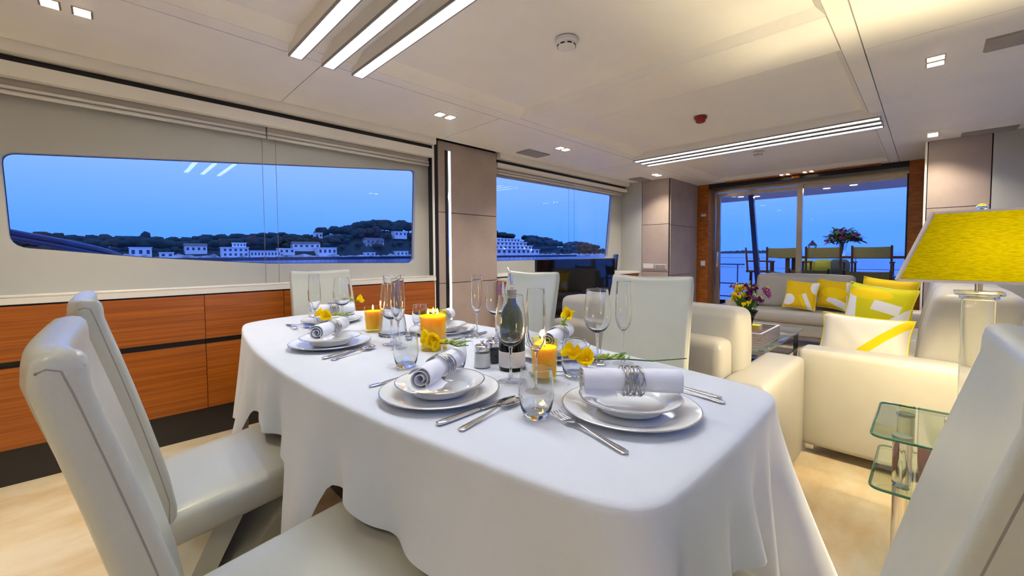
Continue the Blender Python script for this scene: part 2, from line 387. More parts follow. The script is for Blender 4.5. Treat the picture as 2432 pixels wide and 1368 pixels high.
# ---- window walls
def arc_corner(poly, r, seg=5):
    out = []; n = len(poly)
    for i, p in enumerate(poly):
        p = Vector(p); a = Vector(poly[i-1]); b = Vector(poly[(i+1) % n]); rr = r[i] if isinstance(r, list) else r
        d1 = (a-p).normalized(); d2 = (b-p).normalized()
        if rr <= 0: out.append(tuple(p)); continue
        p1 = p+d1*rr; p2 = p+d2*rr
        for k in range(seg+1):
            t = k/seg; out.append(tuple((1-t)**2*p1+2*t*(1-t)*p+t*t*p2))
    return out
WIN1 = arc_corner([(-.345, 1.605), (1.935, 1.835), (1.905, 1.03), (.79, 1.046), (.17, 1.092), (-.33, 1.150)], [.05, .04, .05, 0, 0, .06])
WIN2 = arc_corner([(2.55, 1.905), (5.10, 1.925), (4.97, 1.045), (2.55, 1.03)], [.04, .04, .05, .04])
def holed(name, outer, holes, x0, x1, mat, parent=None):
    bm = bmesh.new(); loops = []
    for poly in [outer]+holes:
        vs = [bm.verts.new((x0, p[0], p[1])) for p in poly]; loops.append(vs)
        for i in range(len(vs)): bm.edges.new((vs[i], vs[(i+1) % len(vs)]))
    bmesh.ops.triangle_fill(bm, use_beauty=True, edges=list(bm.edges))
    ext = bmesh.ops.extrude_face_region(bm, geom=list(bm.faces))
    for v in [q for q in ext['geom'] if isinstance(q, bmesh.types.BMVert)]: v.co.x = x1
    bmesh.ops.recalc_face_normals(bm, faces=bm.faces)
    me = bpy.data.meshes.new(name); bm.to_mesh(me); bm.free(); me.materials.append(MATS[mat]); return link(name, me, parent)
outer = [(-4.2, .60), (5.33, .60), (5.33, 2.16), (-4.2, 2.16)]
struct(holed('wall_left', outer, [WIN1, WIN2], XL, XL-.05, 'cream_wall'), 'cream leather-look side wall around the wide windows')
def window(name, poly, x, label, xo):
    e_ = estruct(name, label)
    m = MB(); m.prism(poly, 'x', x, x+.006*xo); m.build('pane', 'pane', e_)
    # thin black rubber seal around the pane
    c = Vector((sum(p[0] for p in poly)/len(poly), sum(p[1] for p in poly)/len(poly)))
    pts = [(x+.004*xo, p[0], p[1]) for p in poly]
    MB().tube(pts, .0035, 6, closed=True).build('seal', 'black', e_)
    return e_
window('window_1', WIN1, XL-.035, 'long tapering window with rounded corners above the drawers', -1)
window('window_2', WIN2, XL-.035, 'rectangular side window behind the black television', -1)
# outer hull skin below/above so that no light leaks, both sides
mir = lambda poly: [(p[0], p[1]) for p in poly]
struct(holed('wall_right', [(-4.2, 0), (5.33, 0), (5.33, 2.16), (-4.2, 2.16)], [WIN1, WIN2], XR, XR+.05, 'cream_wall'), 'cream side wall behind the sofa')
window('window_3', WIN1, XR+.03, 'forward window of the sofa side', 1)
window('window_4', WIN2, XR+.03, 'aft window of the sofa side', 1)
struct(MB().box(-3.3, .8, YF-.1, YF, 0, 2.16).build('wall_front', 'cream_wall'), 'cream forward bulkhead')
struct(MB().box(XL-.05, XL+.01, -4.2, 5.33, 0, .60).build('wall_left_lower', 'cream_wall'), 'lower side wall behind the drawers')
# ledge along the windows, ridged rail
led = struct(MB().box(XL, -3.035, -1.5, 2.06, .875, .905).build('trim_1', 'cream_ledge'), 'cream ledge along the windows')
MB().tube([(-3.052, -1.5, .912), (-3.052, 2.05, .912)], .008, 8).build('ledge_bead', 'cream_ledge', led)
MB().tube([(-3.075, -1.5, .910), (-3.075, 2.05, .910)], .006, 8).build('ledge_bead', 'cream_ledge', led)
led2 = struct(MB().box(XL, -3.035, 2.79, 3.1, .875, .905).build('trim_2', 'cream_ledge'), 'cream ledge aft of the pillar')
# valance + black slot + blind cassette, window 1 and 2
def valance(n, y0, y1, zb):
    e_ = struct(MB().box(-3.06, -2.992, y0, y1, 2.048, 2.15).build('trim_%d' % n, 'ceiling_trim'), 'cream edge strip of the ceiling over the blinds')
    MB().box(-3.13, -3.062, y0, y1, 2.005, 2.14).build('slot', 'black', e_)
    MB().box(-3.08, -3.03, y0, y1, 1.945 if zb < 1.9 else 1.975, 2.013).build('valance', 'ceiling_trim', e_)
    return e_
valance(3, -1.5, 2.05, 1.87); valance(4, 2.80, 5.30, 1.93)
def blind(name, y0, y1, z0, z1, x, label):
    t = thing(name, label, 'blind', (x, (y0+y1)/2, z0))
    h = (y1-y0)/2
    MB().box(-.020, .008, -h, h, .046, z1-z0).build('cassette', 'blind_shadow', t)
    MB().tube([(.010, -h, .010), (.010, h, .010)], .010, 10).build('hem_bar', 'cream_ledge', t)
    MB().tube([(.010, -h, .036), (.010, h, .036)], .009, 10).build('hem_bar', 'cream_ledge', t)
    MB().box(-.004, .004, -h, h, .01, (z1-z0)*.6).build('blind_cloth', 'cream_wall', t)
    return t
b1 = blind('roller_blind', -1.45, .775, 1.870, 1.950, -3.095, 'rolled-up cream blind over the left half of the large window')
b2 = blind('roller_blind', .785, 2.03, 1.870, 1.950, -3.095, 'rolled-up cream blind over the right half of the large window')
b3 = blind('roller_blind', 2.81, 4.10, 1.915, 1.978, -3.095, 'rolled-up cream blind over the small window beside the pillar')
b4 = blind('roller_blind', 4.11, 5.25, 1.915, 1.978, -3.095, 'rolled-up cream blind over the small window beside the corner panel')
for bl, yy in ((b1, .755), (b2, .835)):
    MB().tube([(-.004, yy-bl.location.y, .0), (-.004, yy-bl.location.y, -.96)], .0016, 5).build('guide_cord', 'stitch', bl)
for bl, yy in ((b3, 4.06), (b4, 4.17)):
    MB().tube([(-.02, yy-bl.location.y, .0), (-.02, yy-bl.location.y, -.87)], .0016, 5).build('guide_cord', 'stitch', bl)

# ---- pillar with panels and vertical light
pil = struct(MB().box(-3.28, -3.05, 2.06, 2.79, 0, 2.16).build('wall_pillar', 'black'), 'taupe panelled pillar between the windows')
for z0, z1 in ((0, .842), (.848, 1.474), (1.480, 2.10)):
    MB().box(-3.05, -3.04, 2.10, 2.168, z0, z1).build('panel', 'taupe', pil); MB().box(-3.05, -3.04, 2.235, 2.79, z0, z1).build('panel', 'taupe', pil)
MB().box(-3.05, -3.04, 2.168, 2.235, 2.03, 2.10).build('panel', 'taupe', pil)
MB().box(-3.055, -3.045, 2.045, 2.062, 0, 2.10).build('edge_strip', 'ceiling_trim', pil)
lt = thing('wall_light', 'tall slim vertical light bar let into the taupe pillar', 'light', (-3.05, 2.20, .10))
MB().box(.0, .004, -.03, .032, 0, 1.93).build('channel', 'black', lt)
MB().box(.004, .012, .006, .030, 0, 1.925).build('diffuser', 'led_strip', lt)
MB().box(.004, .016, -.005, .004, 0, 1.93).build('chrome_edge', 'chrome', lt)

# ---- aft corner panels (left and right mirrored about the centre line)
def corner(name, s, label):
    X = lambda d: CX+s*d       # d = distance from the centre line
    e_ = struct(MB().box(min(X(1.20), X(1.95)), max(X(1.20), X(1.95)), 5.35, 6.6, 0, 2.16).build(name, 'black'), label)
    def pb(n, d0, d1, y0, y1, z0, z1, m): MB().box(min(X(d0), X(d1)), max(X(d0), X(d1)), y0, y1, z0, z1).build(n, m, e_)
    for z0, z1 in ((0, .853), (.859, 1.493), (1.499, 2.10)):
        pb('panel', 1.207, 1.582, 5.33, 5.35, z0, z1, 'taupe')
    pb('panel', 1.59, 1.96, 5.325, 5.35, 0, 2.10, 'cream_wall')
    for (y0, y1, z0, z1) in ((5.36, 6.25, 1.485, 2.10), (5.36, 6.02, .81, 1.479), (6.028, 6.25, 0, 1.479), (5.36, 6.02, 0, .804)):
        pb('panel', 1.19, 1.20, y0, y1, z0, z1, 'taupe')
    return e_
corner('wall_corner_left', -1, 'taupe panelled cabinet corner beside the glass door')
cr = corner('wall_corner_right', 1, 'taupe panelled corner behind the sofa')
MB().box(-.045, -.03, 5.325, 5.345, 0, 2.10).build('edge_strip', 'ceiling_trim', cr)
# ---- aft wall, wooden reveals, header, sliding door
aft = struct(MB().box(-2.45, -2.27, 6.27, 6.6, 0, 2.16).build('wall_aft', 'wood_dark'), 'wooden surround of the sliding door')
MB().box(-.17, -.02, 6.27, 6.6, 0, 2.16).build('panel', 'wood_dark', aft)
MB().box(-2.02, -.40, 6.20, 6.27, 2.085, 2.16).build('header_board', 'wood_x', aft)
MB().box(-2.27, -.17, 6.27, 6.60, 2.035, 2.16).build('header', 'black', aft)
door = estruct('door_1', 'sliding glass door with a steel frame')
def fr(n, x0, x1, y0, y1, z0, z1, m='steel', p=door): MB().box(x0, x1, y0, y1, z0, z1).build(n, m, p)
fr('frame', -2.27, -.17, 6.44, 6.52, 1.985, 2.035); fr('frame', -2.27, -2.235, 6.44, 6.52, 0, 1.985); fr('frame', -.19, -.17, 6.44, 6.52, 0, 1.985, 'black')
fr('sash', -2.225, -1.17, 6.46, 6.50, 1.925, 1.975); fr('sash', -2.225, -2.17, 6.46, 6.50, .06, 1.925); fr('sash', -1.225, -1.165, 6.45, 6.50, .06, 1.985); fr('sash', -2.17, -1.225, 6.46, 6.5, .02, .07)
fr('sash', -1.165, -.19, 6.49, 6.52, 1.94, 1.985); fr('sash', -1.165, -.19, 6.49, 6.52, .0, .06)
fr('pane', -2.17, -1.225, 6.476, 6.482, .07, 1.925, 'pane'); fr('pane', -1.165, -.19, 6.502, 6.508, .06, 1.94, 'pane')
MB().rbox(-2.215, -2.18, 6.415, 6.46, .90, 1.12, .008).build('handle', 'chrome', door)
MB().box(-1.25, -1.17, 6.25, 6.27, 2.045, 2.075).build('lock_plate', 'wood_x', door)

# ---- sideboard: cabinet units and dark plinth
struct(MB().box(-3.128, -3.08, -4.2, 2.05, 0, .18).build('baseboard_left', 'kick'), 'dark recessed plinth under the drawers')
def unit(y0, y1, label, rows, x=-3.04, ztop=.865, zb=.18, xb=-3.125):
    t = thing('drawer_cabinet', label, 'cabinet', (x, (y0+y1)/2, zb)); h = (y1-y0)/2-.0015
    MB().box(xb-x, -.018, -h, h, 0, ztop-zb+.008).build('body', 'black', t)
    for (a, b) in rows: MB().box(-.018, 0, -h, h, a-zb, b-zb).build('drawer_front', 'wood', t)
    return t
rows = ((.185, .572), (.604, .866))
unit(-1.45, -.80, 'reddish wooden drawer cabinet at the left edge of the room', rows)
unit(-.80, .412, 'wide wooden drawer cabinet behind the two left dining chairs', rows)
unit(.412, .844, 'narrow wooden drawer cabinet left of the far dining chair', rows)
unit(.844, 2.05, 'wooden drawer cabinet between far dining chair and taupe pillar', rows)
# media sideboard aft of the pillar
sb = thing('media_sideboard', 'low wooden sideboard under the small window behind the television', 'sideboard', (-2.98, 4.06, 0))
MB().box(-.14, .11, -1.26, 1.265, .05, .83).build('body', 'wood', sb)
MB().box(-.13, .135, -1.265, 1.268, .832, .858).build('top', 'cream_ledge', sb)
MB().box(-.13, .06, -1.25, 1.25, 0, .05).build('plinth', 'kick', sb)

# ================================================================== CEILING FITTINGS
def bars(y0, dy, label_fn):
    for k in range(3):
        t = thing('ceiling_light_bar', label_fn(k), 'ceiling light', (CX, y0+k*dy, ZC), 0, None)
        MB().box(-.965, .965, -.032, .032, -.028, .055).build('housing', 'ceiling_trim', t)
        MB().box(-.958, .958, -.0235, .0235, -.031, -.028).build('diffuser', 'led', t)
        for sy in (-1, 1): MB().box(-.965, .965, sy*.0285-.0035, sy*.0285+.0035, -.0395, -.028).build('side_lip', 'plastic_grey', t)
        for sx in (-1, 1): MB().box(sx*.9615-.0035, sx*.9615+.0035, -.025, .025, -.0395, -.028).build('end_lip', 'plastic_grey', t)
nm = ['nearest', 'middle', 'farthest']
bars(.69, .155, lambda k: '%s of three bright light bars on the ceiling above the dining table' % ['leftmost', 'middle', 'rightmost'][k])
bars(3.99, .135, lambda k: '%s of three bright light bars on the ceiling above the coffee table' % nm[k])
bars(-2.61, .155, lambda k: '%s of three unseen light bars added on the forward ceiling as fill' % nm[k])  # repeats the ceiling pattern; added unseen to light chair sides and cloth front
def downlight(x, y, label, warm=True, pair=True, p=SPOT_POWER):
    t = thing('downlight', label, 'downlight', (x, y, ZC))
    for s in ((-1, 1) if pair else (0,)):
        cy = s*.045
        MB().box(-.037, .037, cy-.031, cy+.031, -.004, .002).build('bezel', 'steel', t)
        MB().box(-.031, .031, cy-.024, cy+.024, -.006, -.004).build('lens', 'spot_led', t)
    l = bpy.data.lights.new('downlight_lamp', 'AREA'); l.shape = 'RECTANGLE'; l.size = .08; l.size_y = .14; l.energy = p; l.color = (1.0, .86, .64); l.spread = R(110)
    lo = bpy.data.objects.new('downlight_lamp', l); C.objects.link(lo); lo.parent = t; lo.location = (0, 0, -.012)
    return t
downlight(-2.46, -.08, 'paired rectangular downlight in the top left corner of the ceiling')
downlight(-2.47, 1.77, 'paired downlight in the ceiling before the taupe pillar')
downlight(-2.465, 3.12, 'paired downlight in the ceiling before the small side window')
downlight(-2.45, 5.01, 'small paired downlight in the ceiling at the aft left corner')
downlight(.0, 3.12, 'paired downlight in the ceiling above the right-hand sofa')
downlight(.0, 5.04, 'small paired downlight in the ceiling near the right corner panel')
downlight(0, -.72, 'unseen paired downlight added behind the viewer as warm fill'); downlight(-2.46, -1.95, 'unseen forward paired downlight added above the drawers as fill'); downlight(0, -2.2, 'unseen forward paired downlight added behind the viewer as fill')  # unseen downlights added forward for warm fill on chairs and cloth
for x, lb in ((-1.345, 'leftmost'), (-1.275, 'second from left'), (-1.10, 'third from left'), (-1.03, 'rightmost')):
    t = thing('spot_light', '%s of the four tiny spots over the glass door' % lb, 'spot light', (x, 6.16, ZC), 0, 'tiny spots over the glass door')
    MB().cyl(0, 0, -.006, .002, .022, 14).build('bezel', 'steel', t); MB().cyl(0, 0, -.009, -.006, .017, 14).build('lens', 'spot_led', t)
def vent(x, y, hx, hy, label, rz=0.):
    t = thing('ceiling_speaker', label, 'speaker grille', (x, y, ZC), rz)
    MB().rbox(-hx, hx, -hy, hy, -.010, .004, .004, 2).build('grille', 'plastic_grey', t); 
    MB().rbox(-hx-.006, hx+.006, -hy-.006, hy+.006, -.004, .004, .003, 2).build('frame', 'plastic_grey', t)
vent(-2.78, 3.05, .085, .15, 'dark grille in the ceiling just right of the taupe pillar')
vent(-2.755, 5.15, .085, .15, 'dark grille in the ceiling above the aft corner panel')
vent(.32, 3.07, .15, .085, 'dark grille in the ceiling at the upper right edge')
vent(.325, 5.22, .15, .07, 'dark grille in the ceiling above the right corner panel')
def detector(x, y, label, mat, r=.055, z=ZC+.035):
    t = thing('smoke_detector' if mat == 'plastic_white' else 'alarm_sounder', label, 'smoke detector' if mat == 'plastic_white' else 'alarm', (x, y, z))
    MB().lathe([(r, 0), (r, -.014), (r*.8, -.018), (r*.78, -.034), (r*.6, -.042), (.0, -.043)], 24).build('body', mat, t)
    if mat == 'plastic_white':
        for k in range(8):
            a = k*PI/4; MB().bar((r*.80*math.cos(a), r*.80*math.sin(a), -.030), (r*.80*math.cos(a+.45), r*.80*math.sin(a+.45), -.030), .004, .006).build('slot', 'black', t)
detector(-1.258, 1.62, 'white round smoke detector on the ceiling over the dining table', 'plastic_white')
detector(-1.254, 4.80, 'white round smoke detector behind the far light bars', 'plastic_white', .05)
detector(-1.244, 3.25, 'dark red round alarm on the ceiling before the far light bars', 'plastic_red', .045)

# ================================================================== DINING CHAIRS
def rring(w, t, n=7, r=None):
    # rounded rectangle ring, w along x, t along y, centred
    r = min(r or t*.48, t*.49, w*.49); out = []
    for (sx, sy, a0) in ((1, 1, 0), (-1, 1, 90), (-1, -1, 180), (1, -1, 270)):
        for k in range(n):
            a = R(a0+90*k/(n-1)); out.append((sx*(w/2-r)+r*math.cos(a), sy*(t/2-r)+r*math.sin(a)))
    full = []
    for i, p in enumerate(out):      # long straight runs get extra points so that they can curve
        full.append(p); q = out[(i+1) % len(out)]
        if abs(q[0]-p[0]) > .1:
            for k in range(1, 8): full.append((p[0]+(q[0]-p[0])*k/8, p[1]+(q[1]-p[1])*k/8))
    return full
def back_mesh():
    m = MB(); rings = []
    def yfront(z): return -.195-.235*max(0, z-.50)+.008*math.sin(PI*min(1, max(0, (z-.38)/.62)))
    lv = [(.385, .75), (.39, .95), (.41, 1)]+[(z, 1) for z in (.48, .56, .64, .72, .80, .88, .94, .965)]+[(.984, .96), (.996, .86), (1.002, .66), (1.004, .30)]
    for (z, k) in lv:
        zz = min(z, .965); w = .410-.038*max(0, (zz-.45)/.55); t = .056-.010*max(0, (zz-.45)/.55)
        yf = yfront(zz)
        ring = rring(w, t, 7, .013); row = []
        for (x, y) in ring:
            q = 2*x/w; x2 = (abs(x)-(1-k)*.016)*math.copysign(1, x) if abs(x) > .05 else x
            row.append((x2, yf-t/2+y*k+.016*q*q-.008, z-(.010*(1-q*q) if z > .9 else 0)))
        rings.append(row)
    n = len(rings[0]); vs = [p for r in rings for p in r]; fs = []
    for j in range(len(rings)-1):
        for i in range(n): fs.append((j*n+i, j*n+(i+1) % n, (j+1)*n+(i+1) % n, (j+1)*n+i))
    fs += [tuple(range(n))[::-1], tuple((len(rings)-1)*n+i for i in range(n))]
    m.add(vs, fs, True)
    pip = []
    for s in (-1, 1):
        pts = []
        for z in [.44+.02*k for k in range(27)]:
            w = .410-.038*max(0, (z-.45)/.55); pts.append((s*(w/2-.0008), yfront(z)-.018+.008, z))
        w = .410-.038*(.965-.45)/.55
        pts += [(s*(w/2-.0015), yfront(.965)-.024+.008, .984), (s*(w/2-.002), yfront(.965)-.034+.008, .988), (s*(w/2-.004), yfront(.965)-.042+.008, .984)]
        pip.append(MB().tube(pts, .0014, 5))
    return m, pip
def make_chair():
    t = thing('dining_chair', 'x', 'chair')
    bm_, pip = back_mesh(); b = bm_.build('backrest', 'leather', t); [q.build('piping', 'stitch', b) for q in pip]
    sm = MB().rbox(-.205, .205, -.235, .255, .372, .458, .020, 3, .006); sl = lambda m_: [(x, y, z+(y+.235)*.10) for x, y, z in m_.v]
    sm.v = sl(sm); st = sm.build('seat', 'leather', t)
    sp = MB().tube([(-.2045, -.16, .442), (-.2045, .235, .442), (-.19, .2545, .442), (.19, .2545, .442), (.2045, .235, .442), (.2045, -.16, .442)], .0014, 5); sp.v = sl(sp); sp.build('piping', 'stitch', st)
    # upholstered slanting leg panels and floor plate
    def slab(hx, top, bot): return MB().add([(x, y, z) for x in (-hx, hx) for (y, z) in ((top[1], .405), (top[0], .390), (bot[0], .03), (bot[1], .03))], [(0, 1, 2, 3), (4, 7, 6, 5), (0, 4, 5, 1), (1, 5, 6, 2), (2, 6, 7, 3), (3, 7, 4, 0)])
    slab(.195, (.075, .170), (-.27, -.20)).build('leg', 'leather', t); slab(.165, (-.10, -.025), (-.275, -.225)).build('leg', 'leather', t)
    MB().rbox(-.19, .19, -.285, .20, 0, .034, .01, 2).build('foot_plate', 'leather', t)
    return t
ch = make_chair()
CH = [((-.808, .278, 0), R(1.5), 'nearest cream leather dining chair at the lower left, pulled to the table'),
      ((-1.495, .284, 0), R(2), 'cream leather dining chair directly behind the nearest left one'),
      ((-2.475, 1.0, 0), R(-90), 'cream leather dining chair at the window end of the table'),
      ((-1.585, 1.41, 0), R(180), 'cream leather dining chair across the table before the black television'),
      ((-.87, 1.41, 0), R(180), 'cream leather dining chair across the table, in front of the near sofa'),
      ((-.243, .680, 0), R(90), 'cream leather dining chair cut off at the lower right corner')]
for i, (l, r, lb) in enumerate(CH):
    if i == 0: ch.location = l; ch.rotation_euler = (0, 0, r); ch['label'] = lb; ch['group'] = 'dining chairs round the table'
    else: dup(ch, l, r, lb, 'dining chairs round the table')

# ================================================================== DINING TABLE AND CLOTH
TZ = .750
tb = thing('dining_table', 'boat-shaped dining table hidden under the white cloth', 'table', (-1.375, .845, 0))
def outline(n_side=46, n_end=22, L=1.115, he=.345, hm=.470, rc=.055, grow=0.):
    pts = []
    def hw(x): return he+(hm-he)*(1-(x/L)**2)
    for k in range(n_side): x = -L+2*L*k/(n_side-1); pts.append((x, -hw(x)))
    for k in range(1, n_end-1): y = -he+2*he*k/(n_end-1); pts.append((L+.012*(1-(y/he)**2), y))
    for k in range(n_side): x = L-2*L*k/(n_side-1); pts.append((x, hw(x)))
    for k in range(1, n_end-1): y = he-2*he*k/(n_end-1); pts.append((-L-.10*(1-(y/he)**2), y))
    for _ in range(3):      # soften the corners
        pts = [((pts[i-1][0]+2*p[0]+pts[(i+1) % len(pts)][0])/4, (pts[i-1][1]+2*p[1]+pts[(i+1) % len(pts)][1])/4) for i, p in enumerate(pts)]
    return pts
ol = outline()
MB().prism([(p[0]*.985, p[1]*.975) for p in ol[::2]], 'z', .715, .742).build('tabletop', 'wood_dark', tb)
for sx in (-.55, .55):
    MB().rbox(sx-.05, sx+.05, -.05, .05, .05, .715, .012, 2).build('pedestal', 'boat_blue', tb)
    MB().rbox(sx-.20, sx+.20, -.13, .13, .0, .05, .015, 2).build('foot', 'kick', tb)
def cloth():
    # resample the outline evenly and drop a folded skirt from it
    P_ = [Vector(p) for p in ol]; n = len(P_); seg = [(P_[(i+1) % n]-P_[i]).length for i in range(n)]; tot = sum(seg); N = 420; res = []
    i = 0; acc = 0
    for k in range(N):
        d = tot*k/N
        while acc+seg[i] < d: acc += seg[i]; i += 1
        res.append(P_[i].lerp(P_[(i+1) % n], (d-acc)/seg[i]))
    nor = []
    for k in range(N):
        t = (res[(k+1) % N]-res[k-1]).normalized(); nor.append(Vector((t.y, -t.x)))
    m = MB(); vs = []; fs = []
    rings_top = [.02, .2, .4, .6, .8, .9, .96, .99]
    rings = []
    for q in rings_top: rings.append([(p.x*q, p.y*q, TZ) for p in res])
    for (o, dz) in ((.004, -.0015), (.008, -.006), (.010, -.014)): rings.append([(p.x+nr.x*o, p.y+nr.y*o, TZ+dz) for p, nr in zip(res, nor)])
    H = 22
    def ss(a, b, x): x = min(1, max(0, (x-a)/(b-a))); return x*x*(3-2*x)
    for j in range(1, H+1):
        h = j/H; row = []
        for k, (p, nr) in enumerate(zip(res, nor)):
            s = tot*k/N; X, Y = p.x-1.375, p.y+.845
            # hem height: lifted where it lies on the chair seats
            hem = .27
            if nr.y < -.5:
                l1 = ss(-1.15, -1.04, X); l2 = ss(-1.86, -1.735, X)*(1-ss(-1.255, -1.14, X)); hem = max(.27+.258*l1, .27+.258*l2, .30+.05*math.sin(X*5))
            elif nr.y > .5:
                l1 = ss(-1.92, -1.80, X)*(1-ss(-1.38, -1.26, X)); l2 = ss(-1.20, -1.08, X)*(1-ss(-.66, -.54, X)); l3 = 1-ss(-2.19, -2.08, X); hem = .27+.258*max(l1, l2, l3)
            elif nr.x > .5: hem = .27+.258*ss(.32, .43, Y)*(1-ss(.905, 1.03, Y))
            elif nr.x < -.5: hem = .34+.188*ss(.64, .75, Y)
            z = TZ-.014-(TZ-.014-hem)*h
            drop = TZ-.014-z; e_ = drop**1.15
            ph = 2*PI*s
            f = .45*math.sin(ph*1.7+.6)+.5*math.sin(ph*3.1+1.9+.6*math.sin(s*3))+.42*abs(math.sin(ph*2.6+.4))**1.5-.2+(.75*math.sin(ph*6.3+.4)+.3*math.sin(ph*11.1) if nr.x > .5 else .10*math.sin(ph*7.3))+(.38*math.sin(ph*4.3+2+1.2*math.sin(s*5)) if nr.y < -.5 else 0)
            # four corner gathers
            cg = 0
            for cxx, cyy, ca in ((1.115, -.345, .85), (1.115, .345, 1.), (-1.115, -.345, .15), (-1.115, .345, .2)):
                d = math.hypot(p.x-cxx, p.y-cyy); cg += ca*(math.exp(-(d/.045)**2)*.14-math.exp(-((d-.10)/.04)**2)*.07)
            le = ss(-.9, -1.15, p.x) if False else (1-ss(-1.15, -.85, p.x)); fa = (.165 if nr.y < -.5 else .115)*(1-.65*le)
            flare = .05*e_*(1-le)+e_*(fa*f+cg*1.9)-.07*e_*le
            row.append((p.x+nr.x*(.010+flare+.03*drop), p.y+nr.y*(.010+flare+.03*drop), z+.006*math.sin(ph*4)*h))
        rings.append(row)
    for r in rings: vs += r
    for j in range(len(rings)-1):
        for k in range(N): fs.append((j*N+k, j*N+(k+1) % N, (j+1)*N+(k+1) % N, (j+1)*N+k))
    fs.append(tuple(range(N)))
    m.add(vs, fs, True)
    o = m.build('tablecloth', 'linen', None, (-1.375, .845, 0))
    tag(o, 'white linen cloth hanging in folds from the dining table', 'tablecloth')
    return o
cloth()
TS = TZ+.001   # top of the cloth

# ================================================================== TABLEWARE
def plate_prof(r, h, well):
    return [(0.0001, .004), (well*.9, .004), (well, .005), (well+.012, h*.55), (r-.006, h), (r, h+.001), (r+.0008, h-.001), (r-.006, h-.004), (well+.012, h*.55-.005), (well*.92, 0), (0.0001, 0)]
def make_plate(label, r=.147, h=.018, well=.098):
    t = thing('dinner_plate', label, 'plate'); MB().lathe(plate_prof(r, h, well), 56).build('dish', 'china', t)
    MB().lathe([(r-.0012, h+.0014), (r+.0012, h+.0004), (r-.0002, h-.0012)], 56).build('silver_rim', 'wire', t); return t
def make_soup(label):
    t = thing('soup_plate', label, 'plate')
    MB().lathe([(0.0001, .006), (.058, .006), (.072, .012), (.080, .024), (.088, .028), (.1085, .033), (.110, .0335), (.1097, .031), (.088, .024), (.078, .018), (.070, .006), (.052, 0), (0.0001, 0)], 56).build('dish', 'china', t)
    MB().lathe([(.1088, .0342), (.1111, .0335), (.1101, .0315)], 56).build('silver_rim', 'wire', t); return t
def make_napkin(label):
    t = thing('rolled_napkin', label, 'napkin')
    pts = []; 
    for k in range(64):
        a = k/63*2*PI*2.6; r = .0075+.0215*k/63; pts.append((r*math.cos(a-1.0), r*math.sin(a-1.0)))
    inner = [(p[0]*(1-.0019/max(.004, math.hypot(*p))), p[1]*(1-.0019/max(.004, math.hypot(*p)))) for p in pts]
    prof = pts+inner[::-1]; n = len(prof); L = .105; vs = []; fs = []; ys = [-L, -L*.97, -L*.5, -L*.2, 0, L*.2, L*.5, L*.97, L]
    for y in ys:
        pinch = 1-.10*math.exp(-(y/.03)**2)
        for (a, b) in prof: vs.append((a*pinch, y+.004*math.sin(a*90), .030+b*pinch))
    for j in range(len(ys)-1):
        for k in range(n): fs.append((j*n+k, j*n+(k+1) % n, (j+1)*n+(k+1) % n, (j+1)*n+k))
    m = 64
    for base in (0, (len(ys)-1)*n):
        for k in range(m-1): fs.append((base+k, base+k+1, base+n-2-k, base+n-1-k))
    MB().add(vs, fs, True).build('cloth_roll', 'napkin', t)
    # soft loose flap lying along the roll
    MB().grid(10, 6, lambda u, v: (.012+.024*v, -L+.074*u, .003+.016*(1-v)**2+.002*math.sin(u*9)), True).build('loose_fold', 'napkin', t)
    return t
def make_ring(label):
    t = thing('napkin_ring', label, 'napkin ring')
    rnd = random.Random(3)
    for k in range(13):
        y = -.019+.0032*k; tilt = rnd.uniform(-.25, .25); pts = []
        for q in range(22):
            a = 2*PI*q/22; rr = .0318+rnd.uniform(-.0004, .0006); pts.append((rr*math.cos(a), y+.012*math.sin(a+k)*tilt+.004*math.sin(2*a+k*1.7), .030+rr*math.sin(a)))
        MB().tube(pts, .0015, 5, closed=True).build('wire_loop', 'wire', t)
    return t
# cutlery lies along local +y with its head at +y
def strip(ts, th=.0022):
    # ts: list of (y, halfwidth, z, dish) -> thin curved strip
    m = MB(); vs = []; fs = []; K = 7
    for side in (1, -1):
        for (y, w, z, d) in ts:
            for k in range(K):
                u = -1+2*k/(K-1); vs.append((w*u, y, z+d*u*u+side*th/2*(1-.6*u*u)+.0015))
    n = len(ts)
    for s in range(2):
        for j in range(n-1):
            for k in range(K-1): a = s*n*K+j*K+k; fs.append((a, a+1, a+K+1, a+K))
    for j in range(n-1):
        for k in (0, K-1): a = j*K+k; fs.append((a, a+K, a+K+n*K, a+n*K))
    for j in (0, n-1):
        for k in range(K-1): a = j*K+k; fs.append((a, a+1, a+1+n*K, a+n*K))
    return m.add(vs, fs, True)
HANDLE = [(-.105, .003, .001, 0), (-.103, .0075, .0012, 0), (-.09, .0085, .002, 0), (-.06, .0065, .0035, 0), (-.02, .0042, .0055, 0), (.01, .0032, .0085, 0), (.03, .0034, .0095, 0)]
def make_spoon(label):
    t = thing('spoon', label, 'spoon'); strip(HANDLE, .0032).build('handle', 'silver', t)
    strip([(.028, .0034, .0095, .0), (.038, .010, .0065, .003), (.05, .0165, .003, .006), (.066, .0195, .0012, .0078), (.080, .0175, .002, .0068), (.092, .011, .005, .0035), (.097, .004, .0075, .0005)], .0018).build('bowl', 'silver', t); return t
def make_fork(label):
    t = thing('fork', label, 'fork'); strip(HANDLE, .0032).build('handle', 'silver', t)
    h = strip([(.028, .0034, .0095, 0), (.036, .008, .008, 0), (.044, .0118, .006, .0015), (.056, .0125, .004, .002)], .002)
    h.build('head', 'silver', t)
    for k in range(4):
        x = -.0102+.0068*k; mm = strip([(.055, .0019, .0052, 0), (.070, .0019, .0042, 0), (.085, .0017, .0055, 0), (.100, .0009, .010, 0)], .0018)
        mm.v = [(a+x, b, c) for a, b, c in mm.v]; mm.build('tine', 'silver', t)
    return t
